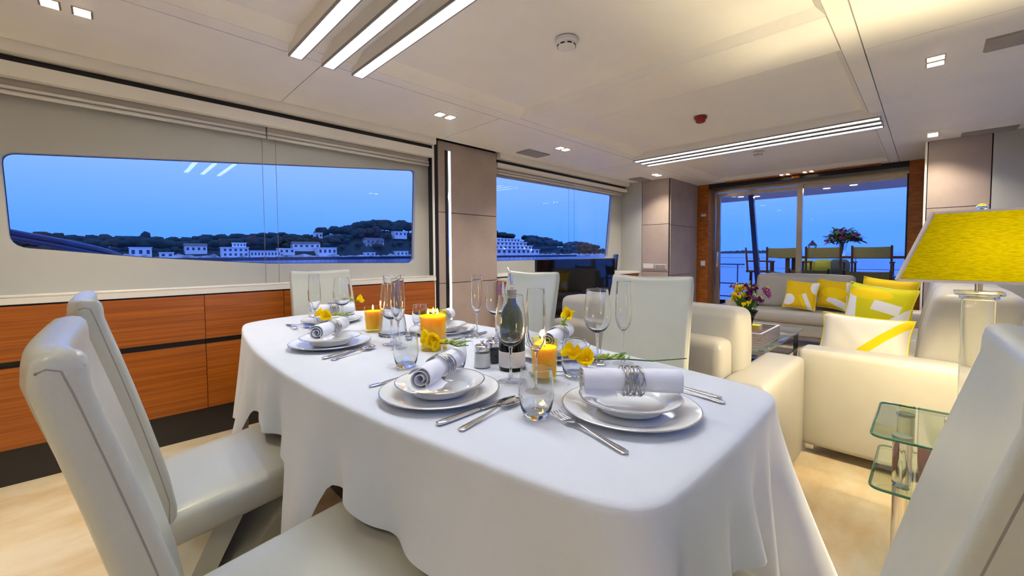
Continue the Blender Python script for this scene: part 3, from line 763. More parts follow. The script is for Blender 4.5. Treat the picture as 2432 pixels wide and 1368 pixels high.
def make_knife(label):
    t = thing('table_knife', label, 'knife')
    strip([(-.115, .003, .003, 0), (-.112, .0085, .003, 0), (-.09, .0095, .003, 0), (-.05, .0085, .003, 0), (-.005, .0065, .003, 0), (.0, .006, .003, 0)], .007).build('handle', 'silver', t)
    strip([(.0, .0055, .003, 0), (.006, .0095, .003, 0), (.05, .0105, .003, 0), (.085, .0095, .003, 0), (.108, .006, .003, 0), (.115, .001, .003, 0)], .0016).build('blade', 'silver', t); return t
def make_wine(label):
    t = thing('wine_glass', label, 'wine glass')
    MB().lathe([(.0001, .0972), (.0060, .0982), (.016, .101), (.028, .110), (.037, .125), (.0418, .143), (.0425, .160), (.0405, .185), (.0365, .215), (.0335, .238), (.0328, .2385), (.0355, .215), (.0393, .185), (.0412, .160), (.0405, .143), (.0358, .126), (.027, .113), (.015, .106), (.0001, .104)], 40).build('bowl', 'crystal', t)
    MB().lathe([(.0001, .0063), (.0085, .0064), (.0050, .012), (.0038, .03), (.0036, .06), (.0042, .085), (.0062, .0968), (.0001, .0968)], 16).build('stem', 'crystal', t)
    MB().lathe([(.0001, .0), (.035, .0), (.0368, .0010), (.035, .0022), (.018, .0040), (.0085, .006), (.0001, .006)], 40).build('foot', 'foot_glass', t); return t
def make_flute(label):
    t = thing('champagne_flute', label, 'champagne flute')
    MB().lathe([(.0001, .1045), (.0060, .1055), (.014, .112), (.0215, .128), (.0258, .152), (.0265, .180), (.0248, .215), (.0215, .262), (.0208, .2625), (.0238, .215), (.0253, .180), (.0246, .153), (.0203, .131), (.012, .117), (.0001, .113)], 36).build('bowl', 'crystal', t)
    MB().lathe([(.0001, .0063), (.008, .0064), (.0046, .012), (.0034, .03), (.0032, .07), (.0040, .095), (.0058, .1041), (.0001, .1041)], 16).build('stem', 'crystal', t)
    MB().lathe([(.0001, .0), (.031, .0), (.0328, .0010), (.031, .0022), (.016, .0040), (.008, .006), (.0001, .006)], 40).build('foot', 'foot_glass', t); return t
def make_tumbler(label, water=False):
    t = thing('tumbler', label, 'tumbler')
    MB().lathe([(.0001, .0), (.024, .0), (.0275, .003), (.034, .020), (.0385, .045), (.0375, .075), (.0335, .106), (.0325, .1065), (.0362, .075), (.0372, .046), (.0325, .022), (.026, .012), (.0001, .011)], 40).build('wall', 'crystal', t)
    MB().lathe([(.0001, .0112), (.0255, .0122), (.0315, .022), (.0340, .030), (.0001, .030)] if water else [(.0001, .0112), (.018, .0116), (.024, .0124), (.0001, .0126)], 32).build('water' if water else 'base', 'water' if water else 'crystal', t); return t
# --- freesia blossom shared meshes
def blossom_mesh(mat, r=.018, name='blossom'):
    m = MB()
    for k in range(6):
        a = k*PI/3+(.25 if k % 2 else 0); ca, sa = math.cos(a), math.sin(a); tilt = .55 if k % 2 else .8
        def fn(u, v, ca=ca, sa=sa, tilt=tilt):
            w = (u-.5)*2*math.sin(PI*min(.97, .12+.85*v))*.62; out = r*(.12+.95*v*tilt); h = r*(1.25*v-.35*v*v)+.25*r*(u-.5)**2
            return (ca*out-sa*w*r, sa*out+ca*w*r, h)
        m.grid(5, 5, fn)
    m.lathe([(.0001, -r*.9), (r*.12, -r*.6), (r*.2, 0), (r*.3, r*.35)], 8)
    me = m.mesh(name); me.materials.append(MATS[mat]); return me
BY = blossom_mesh('petal'); BP = blossom_mesh('petal_purple', .017); BK = blossom_mesh('petal_pink', .017)
def bud_mesh():
    m = MB(); m.blob((0, 0, .008), (.0038, .0038, .009), 6, 4); me = m.mesh('bud'); me.materials.append(MATS['bud']); return me
BUD = bud_mesh()
def leaf_mesh():
    m = MB(); m.grid(3, 6, lambda u, v: ((u-.5)*.012*math.sin(PI*(.08+.9*v)), .05*v, .004*math.sin(PI*v)+.002*abs(u-.5))); me = m.mesh('leaf'); me.materials.append(MATS['leaf']); return me
LEAF = leaf_mesh()
def put(name, me, parent, loc, rot, sc=1.):
    o = link(name, me, parent, loc); o.rotation_euler = rot; o.scale = (sc, sc, sc); return o
def make_sprig(label, nb=2, seed=1, stem_len=.20):
    # flower lies along local -x..+x: blossoms at -x end, bare stem towards +x
    rnd = random.Random(seed); t = thing('freesia_sprig', label, 'flower'); L = stem_len/2
    MB().tube([(-L, 0, .004), (-L*.3, .002, .007), (L*.3, -.001, .004), (L, .003, .010)], [.0016, .002, .0018, .0012], 6).build('stem', 'leaf', t)
    for k in range(nb): put('blossom', BY, t, (-L-.006-.016*k, rnd.uniform(-.008, .008), .006+.006*k), (rnd.uniform(-.6, .6), -PI/2+rnd.uniform(-.3, .9), rnd.uniform(0, 3)), rnd.uniform(1.25, 1.6))
    for k in range(6): put('bud', BUD, t, (-L+.020+.013*k, (-1)**k*.003, .008), (.5*(-1)**k, .9, 0), 1.3-.12*k)
    for k in range(2): put('leaf', LEAF, t, (-L+.04+.02*k, 0, .006), (.2, .3, -1.2+.5*k), .9)
    return t
# --- settings: (centre x, y, rotation, where)
SET = [(-.457, .815, R(90), 'at the near right end of the table', True),
       (-.850, .585, R(0), 'before the nearest left chair', True),
       (-1.620, .610, R(0), 'before the second left chair', True),
       (-2.19, .835, R(-90), 'at the window end of the table', False),
       (-1.54, 1.075, R(180), 'across the table left of the green bottle', False),
       (-.895, 1.105, R(180), 'across the table behind the rightmost candle', False)]
protos = {}
def place(kind, maker, label, loc, rz, **kw):
    if kind not in protos:
        t = maker(label, **kw); protos[kind] = t; t.location = loc; t.rotation_euler = (0, 0, rz); return t
    return dup(protos[kind], loc, rz, label)
def loc(cx, cy, rz, x, y, z=TS): return (cx+math.cos(rz)*x-math.sin(rz)*y, cy+math.sin(rz)*x+math.cos(rz)*y, z)
# world angle of each roll's axis measured from +y
NAPW = [R(-50), R(30), R(42), R(-8), R(35), R(20)]
for i, (cx, cy, rz, wh, near) in enumerate(SET):
    q = place('plate', make_plate, 'white dinner plate with a thin silver rim '+wh, (cx, cy, TS), rz); q['group'] = 'dinner plates'
    q = place('soup', make_soup, 'white soup plate stacked on the dinner plate '+wh, (cx, cy, TS+.0045), rz); q['group'] = 'soup plates'
    zn = TS+.0385
    q = place('napkin', make_napkin, 'rolled white napkin lying on the plates '+wh, (cx, cy, zn), NAPW[i]); q['group'] = 'rolled napkins'
    ox = -math.sin(NAPW[i]); oy = math.cos(NAPW[i])
    q = place('ring', make_ring, 'silver wire ring round the napkin '+wh, (cx+ox*.004, cy+oy*.004, zn), NAPW[i]); q['group'] = 'napkin rings'
# sprigs tucked beside the rolls
def sprig(i, dx, dy, dz, rz, label, nb, seed, L=.2, ry=0):
    cx, cy = SET[i][:2]; s_ = make_sprig(label, nb, seed, L); s_.location = (cx+dx, cy+dy, TS+dz); s_.rotation_euler = (0, ry, rz); return s_
sprig(0, -.005, .045, .100, R(41), 'single yellow freesia with a long green stem on the near right napkin', 3, 1, .22)
sprig(1, -.045, .075, .100, R(12), 'yellow freesia with green buds on the napkin before the nearest left chair', 3, 2, .10)
sprig(2, -.045, .060, .100, R(45), 'yellow freesia with green buds on the napkin before the second left chair', 2, 3, .10)
sprig(3, .015, .085, .102, R(-95), 'small yellow freesia behind the single-wick candle', 2, 4, .09, R(-3))
sprig(5, -.02, .06, .100, R(-70), 'yellow freesia sprig with upright buds behind the rightmost candle', 2, 5, .09, R(20))
# cutlery (head at +y in the diner's frame)
def cut(kind, mk, i, x, y, drz, label):
    cx, cy, rz = SET[i][:3]; q = place(kind, mk, label, loc(cx, cy, rz, x, y), rz+drz); q['group'] = kind+'s on the table'; return q
cut('fork', make_fork, 0, -.158, .005, R(-13), 'silver fork on the cloth at the near right end')
cut('table knife', make_knife, 0, .235, -.005, R(-8), 'silver knife right of the plates at the near right end')
cut('spoon', make_spoon, 0, .205, -.03, R(-6), 'silver spoon right of the plates at the near right end')
cut('fork', make_fork, 1, -.180, .005, R(0), 'silver fork left of the plates before the nearest left chair')
cut('table knife', make_knife, 1, .152, .0, R(1), 'silver knife beside the plates before the nearest left chair')
cut('spoon', make_spoon, 1, .190, .005, R(10), 'silver spoon beside the knife before the nearest left chair')
cut('table knife', make_knife, 2, .162, .005, R(19), 'silver knife beside the plates before the second left chair')
cut('spoon', make_spoon, 2, .200, .01, R(21), 'silver spoon beside the knife before the second left chair')
cut('spoon', make_spoon, 3, .170, .03, R(15), 'silver spoon near the window end of the table')
cut('fork', make_fork, 3, .205, .03, R(-5), 'silver fork near the window end of the table')
cut('fork', make_fork, 5, -.165, -.02, R(30), 'silver fork across the table beside the large wine glass')
cut('spoon', make_spoon, 5, -.155, .18, R(-30), 'silver dessert spoon lying before the near right plates')
cut('spoon', make_spoon, 4, .005, .165, R(60), 'silver spoon lying between the carafe and the large candle')
cut('table knife', make_knife, 4, -.18, -.01, R(10), 'silver knife across the table left of the green bottle')
# glasses
GL = [('wine', make_wine, (-.735, 1.106), 'large wine glass beside the tallest flute on the right'),
      ('flute', make_flute, (-.676, 1.164), 'champagne flute in front of the chair before the near sofa'),
      ('wine', make_wine, (-.797, .780), 'wine glass standing in front of the green bottle'),
      ('flute', make_flute, (-.690, .765), 'champagne flute standing in front of the rightmost candle'),
      ('wine', make_wine, (-1.462, .783), 'wine glass standing in front of the water carafe'),
      ('flute', make_flute, (-1.376, .764), 'champagne flute beside the water carafe'),
      ('flute', make_flute, (-1.941, .664), 'champagne flute nearest the window end of the table'),
      ('wine', make_wine, (-2.045, .830), 'wine glass in front of the window-end chair'),
      ('flute', make_flute, (-1.334, 1.107), 'champagne flute left of the green bottle'),
      ('wine', make_wine, (-1.250, 1.140), 'wine glass half hidden behind the green bottle')]
for k, mk, (x, y), lb in GL: q = place(k, mk, lb, (x, y, TS), 0); q['group'] = 'wine glasses' if k == 'wine' else 'champagne flutes'
TU = [((-.586, .650), 'round tumbler in the foreground beside the spoon and fork'), ((-.995, .735), 'round tumbler behind the napkin before the nearest left chair'),
      ((-.700, .940), 'round tumbler right of the rightmost candle'), ((-1.135, .655), 'empty tumbler between the left plates and the large candle'), ((-1.765, 1.10), 'round tumbler beside the window-end napkin')]
for (x, y), lb in TU: q = place('tumbler', make_tumbler, lb, (x, y, TS), 0, **({'water': True} if 'tumbler' not in protos else {})); q['group'] = 'tumblers'
# carafe
t = thing('water_carafe', 'clear glass carafe half full of water', 'carafe', (-1.633, .880, TS))
MB().lathe([(.0001, 0), (.055, 0), (.060, .004), (.061, .015), (.055, .06), (.042, .125), (.034, .175), (.034, .21), (.0385, .262), (.0365, .2625), (.0318, .21), (.0318, .175), (.0395, .125), (.0525, .06), (.0585, .016), (.054, .008), (.0001, .007)], 40).build('body', 'crystal', t)
MB().lathe([(.0001, .0075), (.053, .0082), (.0575, .016), (.0515, .06), (.044, .10), (.0001, .10)], 36).build('water', 'water', t)
# candles in amber glasses
def candle(x, y, R0, H, nw, label):
    t = thing('candle', label, 'candle', (x, y, TS)); k = .88
    MB().lathe([(.0001, 0), (R0*k*.96, 0), (R0*k, .004), (R0, H), (R0-.0022, H), (R0*k-.002, .014), (.0001, .012)], 36).build('glass_cup', 'amber_glass', t)
    top = H-.022
    MB().lathe([(.0001, .0128), (R0*k-.0035, .0145), (R0*(k+(1-k)*top/H)-.0035, top+.003), (R0*.80, top), (.0001, top)], 36).build('wax', 'yellow_wax', t)
    for j in range(nw):
        a = j*2*PI/3+.4; rr = 0 if nw == 1 else R0*.38; wx, wy = rr*math.cos(a), rr*math.sin(a)
        MB().tube([(wx, wy, top), (wx+.001, wy, top+.010)], .0009, 5).build('wick', 'black', t)
        MB().lathe([(.0001, top+.006), (.0028, top+.010), (.0036, top+.015), (.0024, top+.022), (.0001, top+.031)], 10, wx, wy).build('flame', 'flame', t)
    l = bpy.data.lights.new('candle_light', 'POINT'); l.energy = .12*nw; l.color = (1, .6, .25); l.shadow_soft_size = .012
    lo = bpy.data.objects.new('candle_light', l); C.objects.link(lo); lo.parent = t; lo.location = (0, 0, top+.036)
candle(-1.776, .860, .0385, .115, 1, 'small yellow candle in an amber glass left of the carafe')
candle(-1.276, .850, .0515, .145, 3, 'large yellow three-wick candle in an amber glass')
candle(-.736, .850, .0380, .115, 1, 'small yellow candle in an amber glass right of the bottle')
# mills
def mill(x, y, fill, label):
    t = thing('salt_mill' if fill == 'salt' else 'pepper_mill', label, 'mill', (x, y, TS))
    MB().lathe([(.0001, 0), (.026, 0), (.027, .002), (.0245, .052), (.0232, .0525), (.0001, .0525)], 28).build('glass_body', 'foot_glass', t)
    MB().lathe([(.0001, .002), (.0245, .0025), (.0225, .045), (.0001, .045)], 28).build('filling', fill, t)
    MB().lathe([(.0232, .0528), (.024, .055), (.0245, .066), (.022, .069), (.006, .071), (.004, .076)], 28).build('cap', 'chrome', t)
    MB().blob((0, 0, .080), .0058, 12, 8).build('knob', 'chrome', t)
    MB().tube([(.020, 0, .066), (.034, .004, .064)], .0022, 6).build('lever', 'chrome', t)
mill(-.966, .822, 'salt', 'small clear mill filled with white salt'); mill(-.985, .885, 'pepper', 'small clear mill filled with dark pepper')
# bottle
t = thing('green_bottle', 'dark green glass bottle with a blank white label and a steel pourer', 'bottle', (-.885, .872, TS))
MB().lathe([(.0001, .004), (.030, .003), (.0385, .003), (.0400, .008), (.0400, .145), (.0375, .165), (.027, .186), (.0155, .200), (.0135, .212), (.0135, .240), (.0001, .240)], 36).build('glass_body', 'green_glass', t)
MB().lathe([(.0001, .006), (.036, .006), (.037, .10), (.0001, .10)], 30).build('contents', 'green_glass', t)
MB().lathe([(.0403, .012), (.0407, .013), (.0407, .058), (.0403, .059)], 36).build('paper_label', 'label_white', t)
MB().lathe([(.0145, .216), (.0150, .220), (.0150, .243), (.0001, .244)], 20).build('neck_sleeve', 'plastic_grey', t)
MB().tube([(0, 0, .244), (0, 0, .262), (-.002, -.002, .285), (-.010, -.008, .310)], [.006, .0045, .0038, .003], 10).build('pourer', 'chrome', t)

# ================================================================== SOFAS (local: front towards +y)
def make_sofa(name, label, loc_, rz, Wd, D, arm_w, arm_z, seat_z, fr_z, back_z, bottom, n_seat, n_back, back_t=.20, fr_t=.17, lean=.0, back_over=.0, feet=True):
    t = thing(name, label, 'sofa', loc_, rz); h, d = Wd/2, D/2
    MB().rbox(-h+arm_w*.5, h-arm_w*.5, -d+.02, d-.03, bottom, seat_z-.13, .02, 2).build('base', 'sofa_leather', t)
    for s in (-1, 1):
        x0, x1 = sorted((s*(h-arm_w), s*h)); a = MB().rbox(x0, x1, -d, d, bottom, arm_z, .028, 3, .004).build('arm', 'sofa_leather', t)
        xs = s*h; yy = d-.012
        MB().tube([(x0+.012, d+.001, bottom+.02), (x0+.012, d+.001, arm_z-.03), (x0+.03, d-.001, arm_z-.012), (x1-.03, d-.001, arm_z-.012), (x1-.012, d+.001, arm_z-.03), (x1-.012, d+.001, bottom+.02)], .0018, 5).build('seam', 'stitch', a)
    iw = h-arm_w
    MB().rbox(-iw, iw, -d+.03, -d+.03+fr_t, bottom, fr_z, .04, 3, .004).build('back_frame', 'sofa_leather', t)
    for k in range(n_seat):
        w = 2*iw/n_seat; x0 = -iw+k*w; MB().rbox(x0+.003, x0+w-.003, -d+.03+fr_t, d-.005, seat_z-.135, seat_z, .035, 3, .014).build('seat_cushion', 'sofa_leather', t)
    for k in range(n_back):
        w = 2*(iw+back_over)/n_back; x0 = -iw-back_over+k*w; y0 = -d+.03+fr_t*.92
        m = MB().rbox(x0+.004, x0+w-.004, y0, y0+back_t, seat_z+.002, back_z, .045, 4, .014)
        if lean: m.v = [(x, y-(z-seat_z)*lean, z) for x, y, z in m.v]
        c_ = m.build('back_cushion', 'sofa_leather', t)
        pts = [(x0+.03, y0+.035-(z-seat_z)*lean, z) for z in (seat_z+.03, (seat_z+back_z)/2, back_z-.05)]
    if feet:
        for sx in (-1, 1):
            for sy in (-1, 1): MB().box(sx*(h-.10)-.012, sx*(h-.10)+.012, sy*(d-.05)-.02, sy*(d-.05)+.02, 0, bottom+.005).build('foot', 'chrome', t)
    return t
make_sofa('leather_sofa', 'beige leather sofa standing with its back to the dining table', (-1.15, 2.285, 0), 0, 1.40, .74, .19, .545, .43, .70, .83, .02, 1, 1, .21, .17, back_over=.03, feet=False)
make_sofa('leather_sofa', 'long beige leather sofa along the right-hand wall', (.03, 3.935, 0), R(90), 2.53, 1.04, .20, .578, .44, .62, .90, .06, 3, 3, .29, .30, lean=.17)
make_sofa('leather_sofa', 'beige leather sofa in front of the glass door', (-1.07, 5.975, 0), R(180), 1.50, .72, .26, .515, .42, .70, .835, .14, 1, 1, .20, .14, lean=.05)

# ---- cushions: upright pillow in local xz plane, front towards -y
def pillow(label, loc_, rot, w, h, th, mat, edge=None):
    t = thing('cushion', label, 'cushion', loc_); t.rotation_euler = rot
    def sh(u, v, s):
        a, b = 2*u-1, 2*v-1
        px = a*(1-.085*(1-b*b)*(1 if True else 0)) ; pz = b*(1-.085*(1-a*a))
        k = max(0, (1-a*a)*(1-b*b))**.42
        wr = .006*math.sin(9*a+5*b)*k
        return (px*w/2, s*(th/2*k)+wr*.4, pz*h/2)
    m = MB(); m.grid(19, 19, lambda u, v: sh(u, v, -1)); m.grid(19, 19, lambda u, v: sh(u, v, 1)); m.build('cover', mat, t)
    pts = [sh(u, 0, 0) for u in [k/16 for k in range(16)]]+[sh(1, v, 0) for v in [k/16 for k in range(16)]]+[sh(1-u, 1, 0) for u in [k/16 for k in range(16)]]+[sh(0, 1-v, 0) for v in [k/16 for k in range(16)]]
    MB().tube(pts, .004, 6, closed=True).build('piping', edge or 'book_yellow', t); return t
pillow('mustard cushion with white disc and loop on the door sofa', (-1.03, 5.735, .610), (R(-16), R(5), R(0)), .32, .33, .11, 'pillow_print_a')
pillow('mustard cushion with white shapes leaning at the door sofa corner', (-.760, 5.880, .622), (R(-10), R(7), R(0)), .31, .33, .10, 'pillow_print_b')
pillow('lime yellow cushion with white patches on the long sofa', (-.245, 3.80, .672), (R(-12), R(6), R(-18)), .38, .40, .12, 'pillow_print_c')
pillow('yellow cushion at the back of the long sofa', (-.235, 4.55, .680), (R(-12), R(3), R(-22)), .38, .42, .12, 'pillow_print_d')
pillow('cream oblong cushion with a yellow band at the near arm of the long sofa', (-.245, 3.01, .612), (R(-22), R(2), R(-4)), .40, .27, .14, 'pillow_print_e', 'book_yellow')

# ================================================================== COFFEE TABLE
t = thing('coffee_table', 'low glass coffee table with a steel frame between the sofas', 'coffee table', (-1.17, 3.95, 0))
MB().rbox(-.38, .38, -.62, .62, .386, .402, .006, 2).build('glass_top', 'shelf_glass', t)
MB().rbox(-.33, .33, -.57, .57, .20, .212, .005, 2).build('lower_shelf', 'tv', t)
for sx in (-1, 1):
    for sy in (-1, 1): MB().box(sx*.33-.018, sx*.33+.018, sy*.57-.018, sy*.57+.018, 0, .386).build('leg', 'chrome', t)
for sx in (-1, 1): MB().box(sx*.33-.01, sx*.33+.01, -.57, .57, .355, .385).build('rail', 'chrome', t)
for sy in (-1, 1): MB().box(-.33, .33, sy*.57-.01, sy*.57+.01, .355, .385).build('rail', 'chrome', t)
tr = thing('wicker_tray', 'pale woven tray with tall sides on the coffee table', 'tray', (-1.05, 3.70, .403))
MB().box(-.20, .20, -.27, .27, 0, .008).build('bottom', 'wicker', tr)
for (x0, x1, y0, y1) in ((-.20, .20, -.27, -.255), (-.20, .20, .255, .27), (-.20, -.185, -.255, .255), (.185, .20, -.255, .255)):
    p = None
    for k in range(7):
        zc = .016+.0125*k
        a = MB().tube([((x0+x1)/2 if x1-x0 < .1 else x0, (y0+y1)/2 if y1-y0 < .1 else y0, zc), ((x0+x1)/2 if x1-x0 < .1 else x1, (y0+y1)/2 if y1-y0 < .1 else y1, zc)], .0068, 6).build('woven_strand', 'wicker', tr)
    MB().box(x0, x1, y0, y1, .094, .100).build('rim', 'ceiling_trim', tr)
def book(label, loc_, rz, w, d, h, mat):
    t = thing('book', label, 'book', loc_, rz); MB().box(-w/2, w/2, -d/2, d/2, 0, .003).build('cover', mat, t); MB().box(-w/2, w/2, -d/2, d/2, h-.003, h).build('cover', mat, t)
    MB().box(-w/2, -w/2+.004, -d/2, d/2, .003, h-.003).build('spine', mat, t); MB().box(-w/2+.004, w/2-.004, -d/2+.004, d/2-.004, .003, h-.003).build('pages', 'plastic_white', t); return t
book('pale book under the flower vase', (-1.03, 3.66, .4115), R(4), .26, .32, .035, 'book_pale')
book('brown book directly under the vase', (-1.03, 3.68, .447), R(-3), .22, .28, .025, 'book_brown')
book('yellow book at the far side of the tray', (-1.08, 3.885, .4115), R(90), .11, .22, .085, 'book_yellow')
book('dark magazine on the lower shelf of the coffee table', (-1.02, 3.62, .2125), R(8), .22, .30, .02, 'tv')
VZ = .473
va = thing('flower_vase', 'flared green glass vase holding freesias on the tray', 'vase', (-1.03, 3.68, VZ))
MB().lathe([(.0001, 0), (.040, 0), (.043, .006), (.046, .05), (.062, .11), (.088, .165), (.0865, .166), (.058, .11), (.042, .05), (.036, .012), (.0001, .012)], 30).build('body', 'green_glass', va)
MB().lathe([(.0001, .013), (.035, .0135), (.041, .05), (.052, .09), (.0001, .09)], 24).build('water', 'water', va)
bq = thing('freesia_bouquet', 'bouquet of yellow and purple freesias in the vase', 'bouquet', (-1.03, 3.68, VZ))
rnd = random.Random(11); stems = MB()
for k in range(30):
    a = rnd.uniform(0, 2*PI); rr = rnd.uniform(.02, .17); hh = rnd.uniform(.24, .37)-.25*rr
    tip = Vector((rr*math.cos(a), rr*math.sin(a), hh))
    side = (tip.x*rt.x+tip.y*rt.y)
    MB().tube([(rnd.uniform(-.014, .014), rnd.uniform(-.014, .014), .02), (tip.x*.20, tip.y*.20, .10), (tip.x*.43, tip.y*.43, .172), tuple(tip)], [.002, .0022, .002, .0016], 5).build('stem', 'leaf', bq)
    me = BY if side < -.01 and k % 7 else (BP if k % 3 else BK)
    for q in range(2 if me is BY else 3):
        put('blossom', me, bq, tip+Vector((rnd.uniform(-.02, .02), rnd.uniform(-.02, .02), rnd.uniform(-.015, .02))), (rnd.uniform(-1, 1), rnd.uniform(-1, 1), rnd.uniform(0, 6)), 1.25)
    for q in range(2): put('bud', BUD, bq, tip+Vector((rnd.uniform(-.03, .03), rnd.uniform(-.03, .03), rnd.uniform(.0, .035))), (rnd.uniform(-.8, .8), rnd.uniform(-.8, .8), 0), 1.5)
for k in range(22):
    a = rnd.uniform(0, 2*PI); put('leaf', LEAF, bq, (.05*math.cos(a), .05*math.sin(a), rnd.uniform(.13, .20)), (rnd.uniform(.7, 1.2), 0, a-PI/2), rnd.uniform(1.8, 2.8))

# ================================================================== SIDE TABLE AND LAMP
t = thing('side_table', 'two-tier glass side table beside the long sofa', 'side table', (.19, 2.0, 0))
def gslab(n, x0, x1, y0, y1, z0, z1):
    poly = arc_corner([(x0, y0), (x1, y0), (x1, y1), (x0, y1)], .035)
    o = MB().prism(poly, 'z', z0, z1).build(n, 'shelf_glass', t)
    MB().tube([(p[0], p[1], (z0+z1)/2) for p in poly], (z1-z0)*.36, 6, closed=True).build('polished_edge', 'glass_edge', o)
gslab('glass_top', -.31, .31, -.215, .215, .490, .502); gslab('glass_shelf', -.31, .31, -.215, .215, .315, .327)
for sx, sy in ((-.235, -.13), (-.235, .14), (.235, -.13), (.235, .14)):
    MB().cyl(sx, sy, .3275, .4795, .024, 20).build('acrylic_post', 'crystal', t); MB().cyl(sx, sy, .480, .4895, .026, 20).build('post_cap', 'switch', t)  # pale cap colour stands in for bright reflections on chrome
    MB().cyl(sx, sy, 0, .315, .022, 20).build('leg', 'chrome', t)
bx = thing('game_box', 'dark red boxed game with green panel and yellow border on the glass shelf', 'box', (.135, 1.99, .328), R(2))
MB().box(-.14, .14, -.14, .14, 0, .055).build('body', 'box_red', bx); MB().box(-.05, .138, -.138, .138, .055, .0562).build('yellow_border', 'box_yellow', bx); MB().box(-.035, .125, -.125, .125, .0562, .0572).build('green_panel', 'box_green', bx)
MB().box(-.14, -.115, -.1412, -.14, .015, .042).build('badge', 'box_blue', bx); MB().box(-.098, -.072, -.1412, -.14, .015, .042).build('badge', 'plastic_white', bx)
m = MB().cyl(0, 0, 0, .0015, .010, 16); m.v = [(x-.085, -.1412-z, y+.028) for x, y, z in m.v]; m.build('badge_dot', 'plastic_red', bx)
LX, LY, LZ = .118, 2.02, .503
lp = thing('table_lamp', 'crystal column table lamp with a yellow rectangular linen shade', 'lamp', (LX, LY, LZ))
MB().rbox(-.065, .065, -.065, .065, 0, .02, .004, 2).build('base_plate', 'solid_crystal', lp)
MB().rbox(-.038, .038, -.030, .030, .02, .445, .006, 2).build('crystal_column', 'solid_crystal', lp)
MB().rbox(-.044, .044, -.036, .036, .4455, .4565, .003, 2).build('crystal_cap', 'solid_crystal', lp)
MB().rbox(-.055, .055, -.046, .046, .457, .469, .003, 2).build('crystal_cap', 'solid_crystal', lp)
MB().cyl(0, 0, .469, .62, .009, 14).build('stem', 'chrome', lp)
SB, ST = 1.008-LZ, 1.228-LZ; b0 = (.190, .150); t0 = (.112, .085)
def shade_panel(k):
    c = [(-1, -1), (1, -1), (1, 1), (-1, 1)]; a, b = c[k], c[(k+1) % 4]
    vs = []
    for off in (0, -.0025):
        vs += [(a[0]*(b0[0]+off), a[1]*(b0[1]+off), SB), (b[0]*(b0[0]+off), b[1]*(b0[1]+off), SB), (b[0]*(t0[0]+off), b[1]*(t0[1]+off), ST), (a[0]*(t0[0]+off), a[1]*(t0[1]+off), ST)]
    MB().add(vs, [(0, 1, 2, 3), (4, 7, 6, 5), (0, 4, 5, 1), (2, 6, 7, 3), (1, 5, 6, 2), (0, 3, 7, 4)]).build('shade_panel', 'lamp_yellow', lp)
    MB().bar((a[0]*b0[0], a[1]*b0[1], SB), (a[0]*t0[0], a[1]*t0[1], ST), .012, .006).build('corner_trim', 'lamp_trim', lp)
    MB().bar((a[0]*b0[0], a[1]*b0[1], SB), (b[0]*b0[0], b[1]*b0[1], SB), .005, .008).build('edge_trim', 'lamp_trim', lp)
    MB().bar((a[0]*t0[0], a[1]*t0[1], ST), (b[0]*t0[0], b[1]*t0[1], ST), .005, .007).build('edge_trim', 'lamp_trim', lp)
for k in range(4): shade_panel(k)
MB().cyl(0, 0, .62, ST+.004, .005, 10).build('harp', 'chrome', lp)
MB().tube([(-t0[0], 0, ST-.004), (t0[0], 0, ST-.004)], .003, 6).build('shade_carrier', 'chrome', lp)
MB().blob((0, 0, ST+.016), (.014, .014, .013), 14, 8).build('finial', 'solid_crystal', lp)
l = bpy.data.lights.new('lamp_bulb', 'POINT'); l.energy = LAMP_POWER; l.color = (1, .83, .50); l.shadow_soft_size = .035
lo = bpy.data.objects.new('lamp_bulb', l); C.objects.link(lo); lo.parent = lp; lo.location = (.03, 0, .575)

# ================================================================== TV, PHOTO FRAME, SWITCHES
tv = thing('television', 'large black glossy television standing on edge before the sideboard', 'television', (-2.80, 3.86, 0))
MB().rbox(-.03, .0, -.74, .74, .22, 1.045, .006, 2).build('casing', 'black', tv); MB().box(.0, .003, -.735, .735, .225, 1.04).build('screen', 'tv', tv)
MB().box(-.06, -.03, -.12, .12, 0, .5).build('stand_post', 'black', tv); MB().rbox(-.045, .09, -.30, .30, 0, .015, .005, 2).build('stand_foot', 'black', tv)
ph = thing('digital_photo_frame', 'small black screen on a white base on the sideboard', 'screen', (-2.93, 4.80, .859), R(-40))
m = MB().rbox(-.085, .085, -.008, .008, .025, .235, .004, 2); m.v = [(x, y+.10*(z-.02), z) for x, y, z in m.v]; m.build('screen', 'tv', ph)
MB().rbox(-.06, .06, -.04, .05, 0, .014, .004, 2).build('base', 'plastic_white', ph); MB().box(-.012, .012, .0, .02, .012, .08).build('stand', 'plastic_white', ph)
def switch(label, x, y, z, w, h, nb, face='y'):
    t = thing('wall_switch', label, 'switch', (x, y, z)); MB().rbox(-w/2, w/2, -.008, 0, -h/2, h/2, .003, 2).build('plate', 'switch', t)
    for k in range(nb): a = -w/2+.01+(w-.02)*k/nb; MB().box(a+.002, a+(w-.02)/nb-.002, -.011, -.008, -h/2+.012, h/2-.012).build('rocker', 'plastic_white' if nb == 1 else 'plastic_grey', t)
switch('left grey socket plate on the taupe corner panel', -2.715, 5.33, .925, .16, .075, 1)
switch('right grey socket plate on the taupe corner panel', -2.54, 5.33, .922, .16, .075, 2)
switch('lower pale switch on the wooden door surround', -2.335, 6.27, .955, .07, .08, 1)
switch('upper thin plate on the wooden door surround', -2.335, 6.27, 1.66, .075, .04, 1)

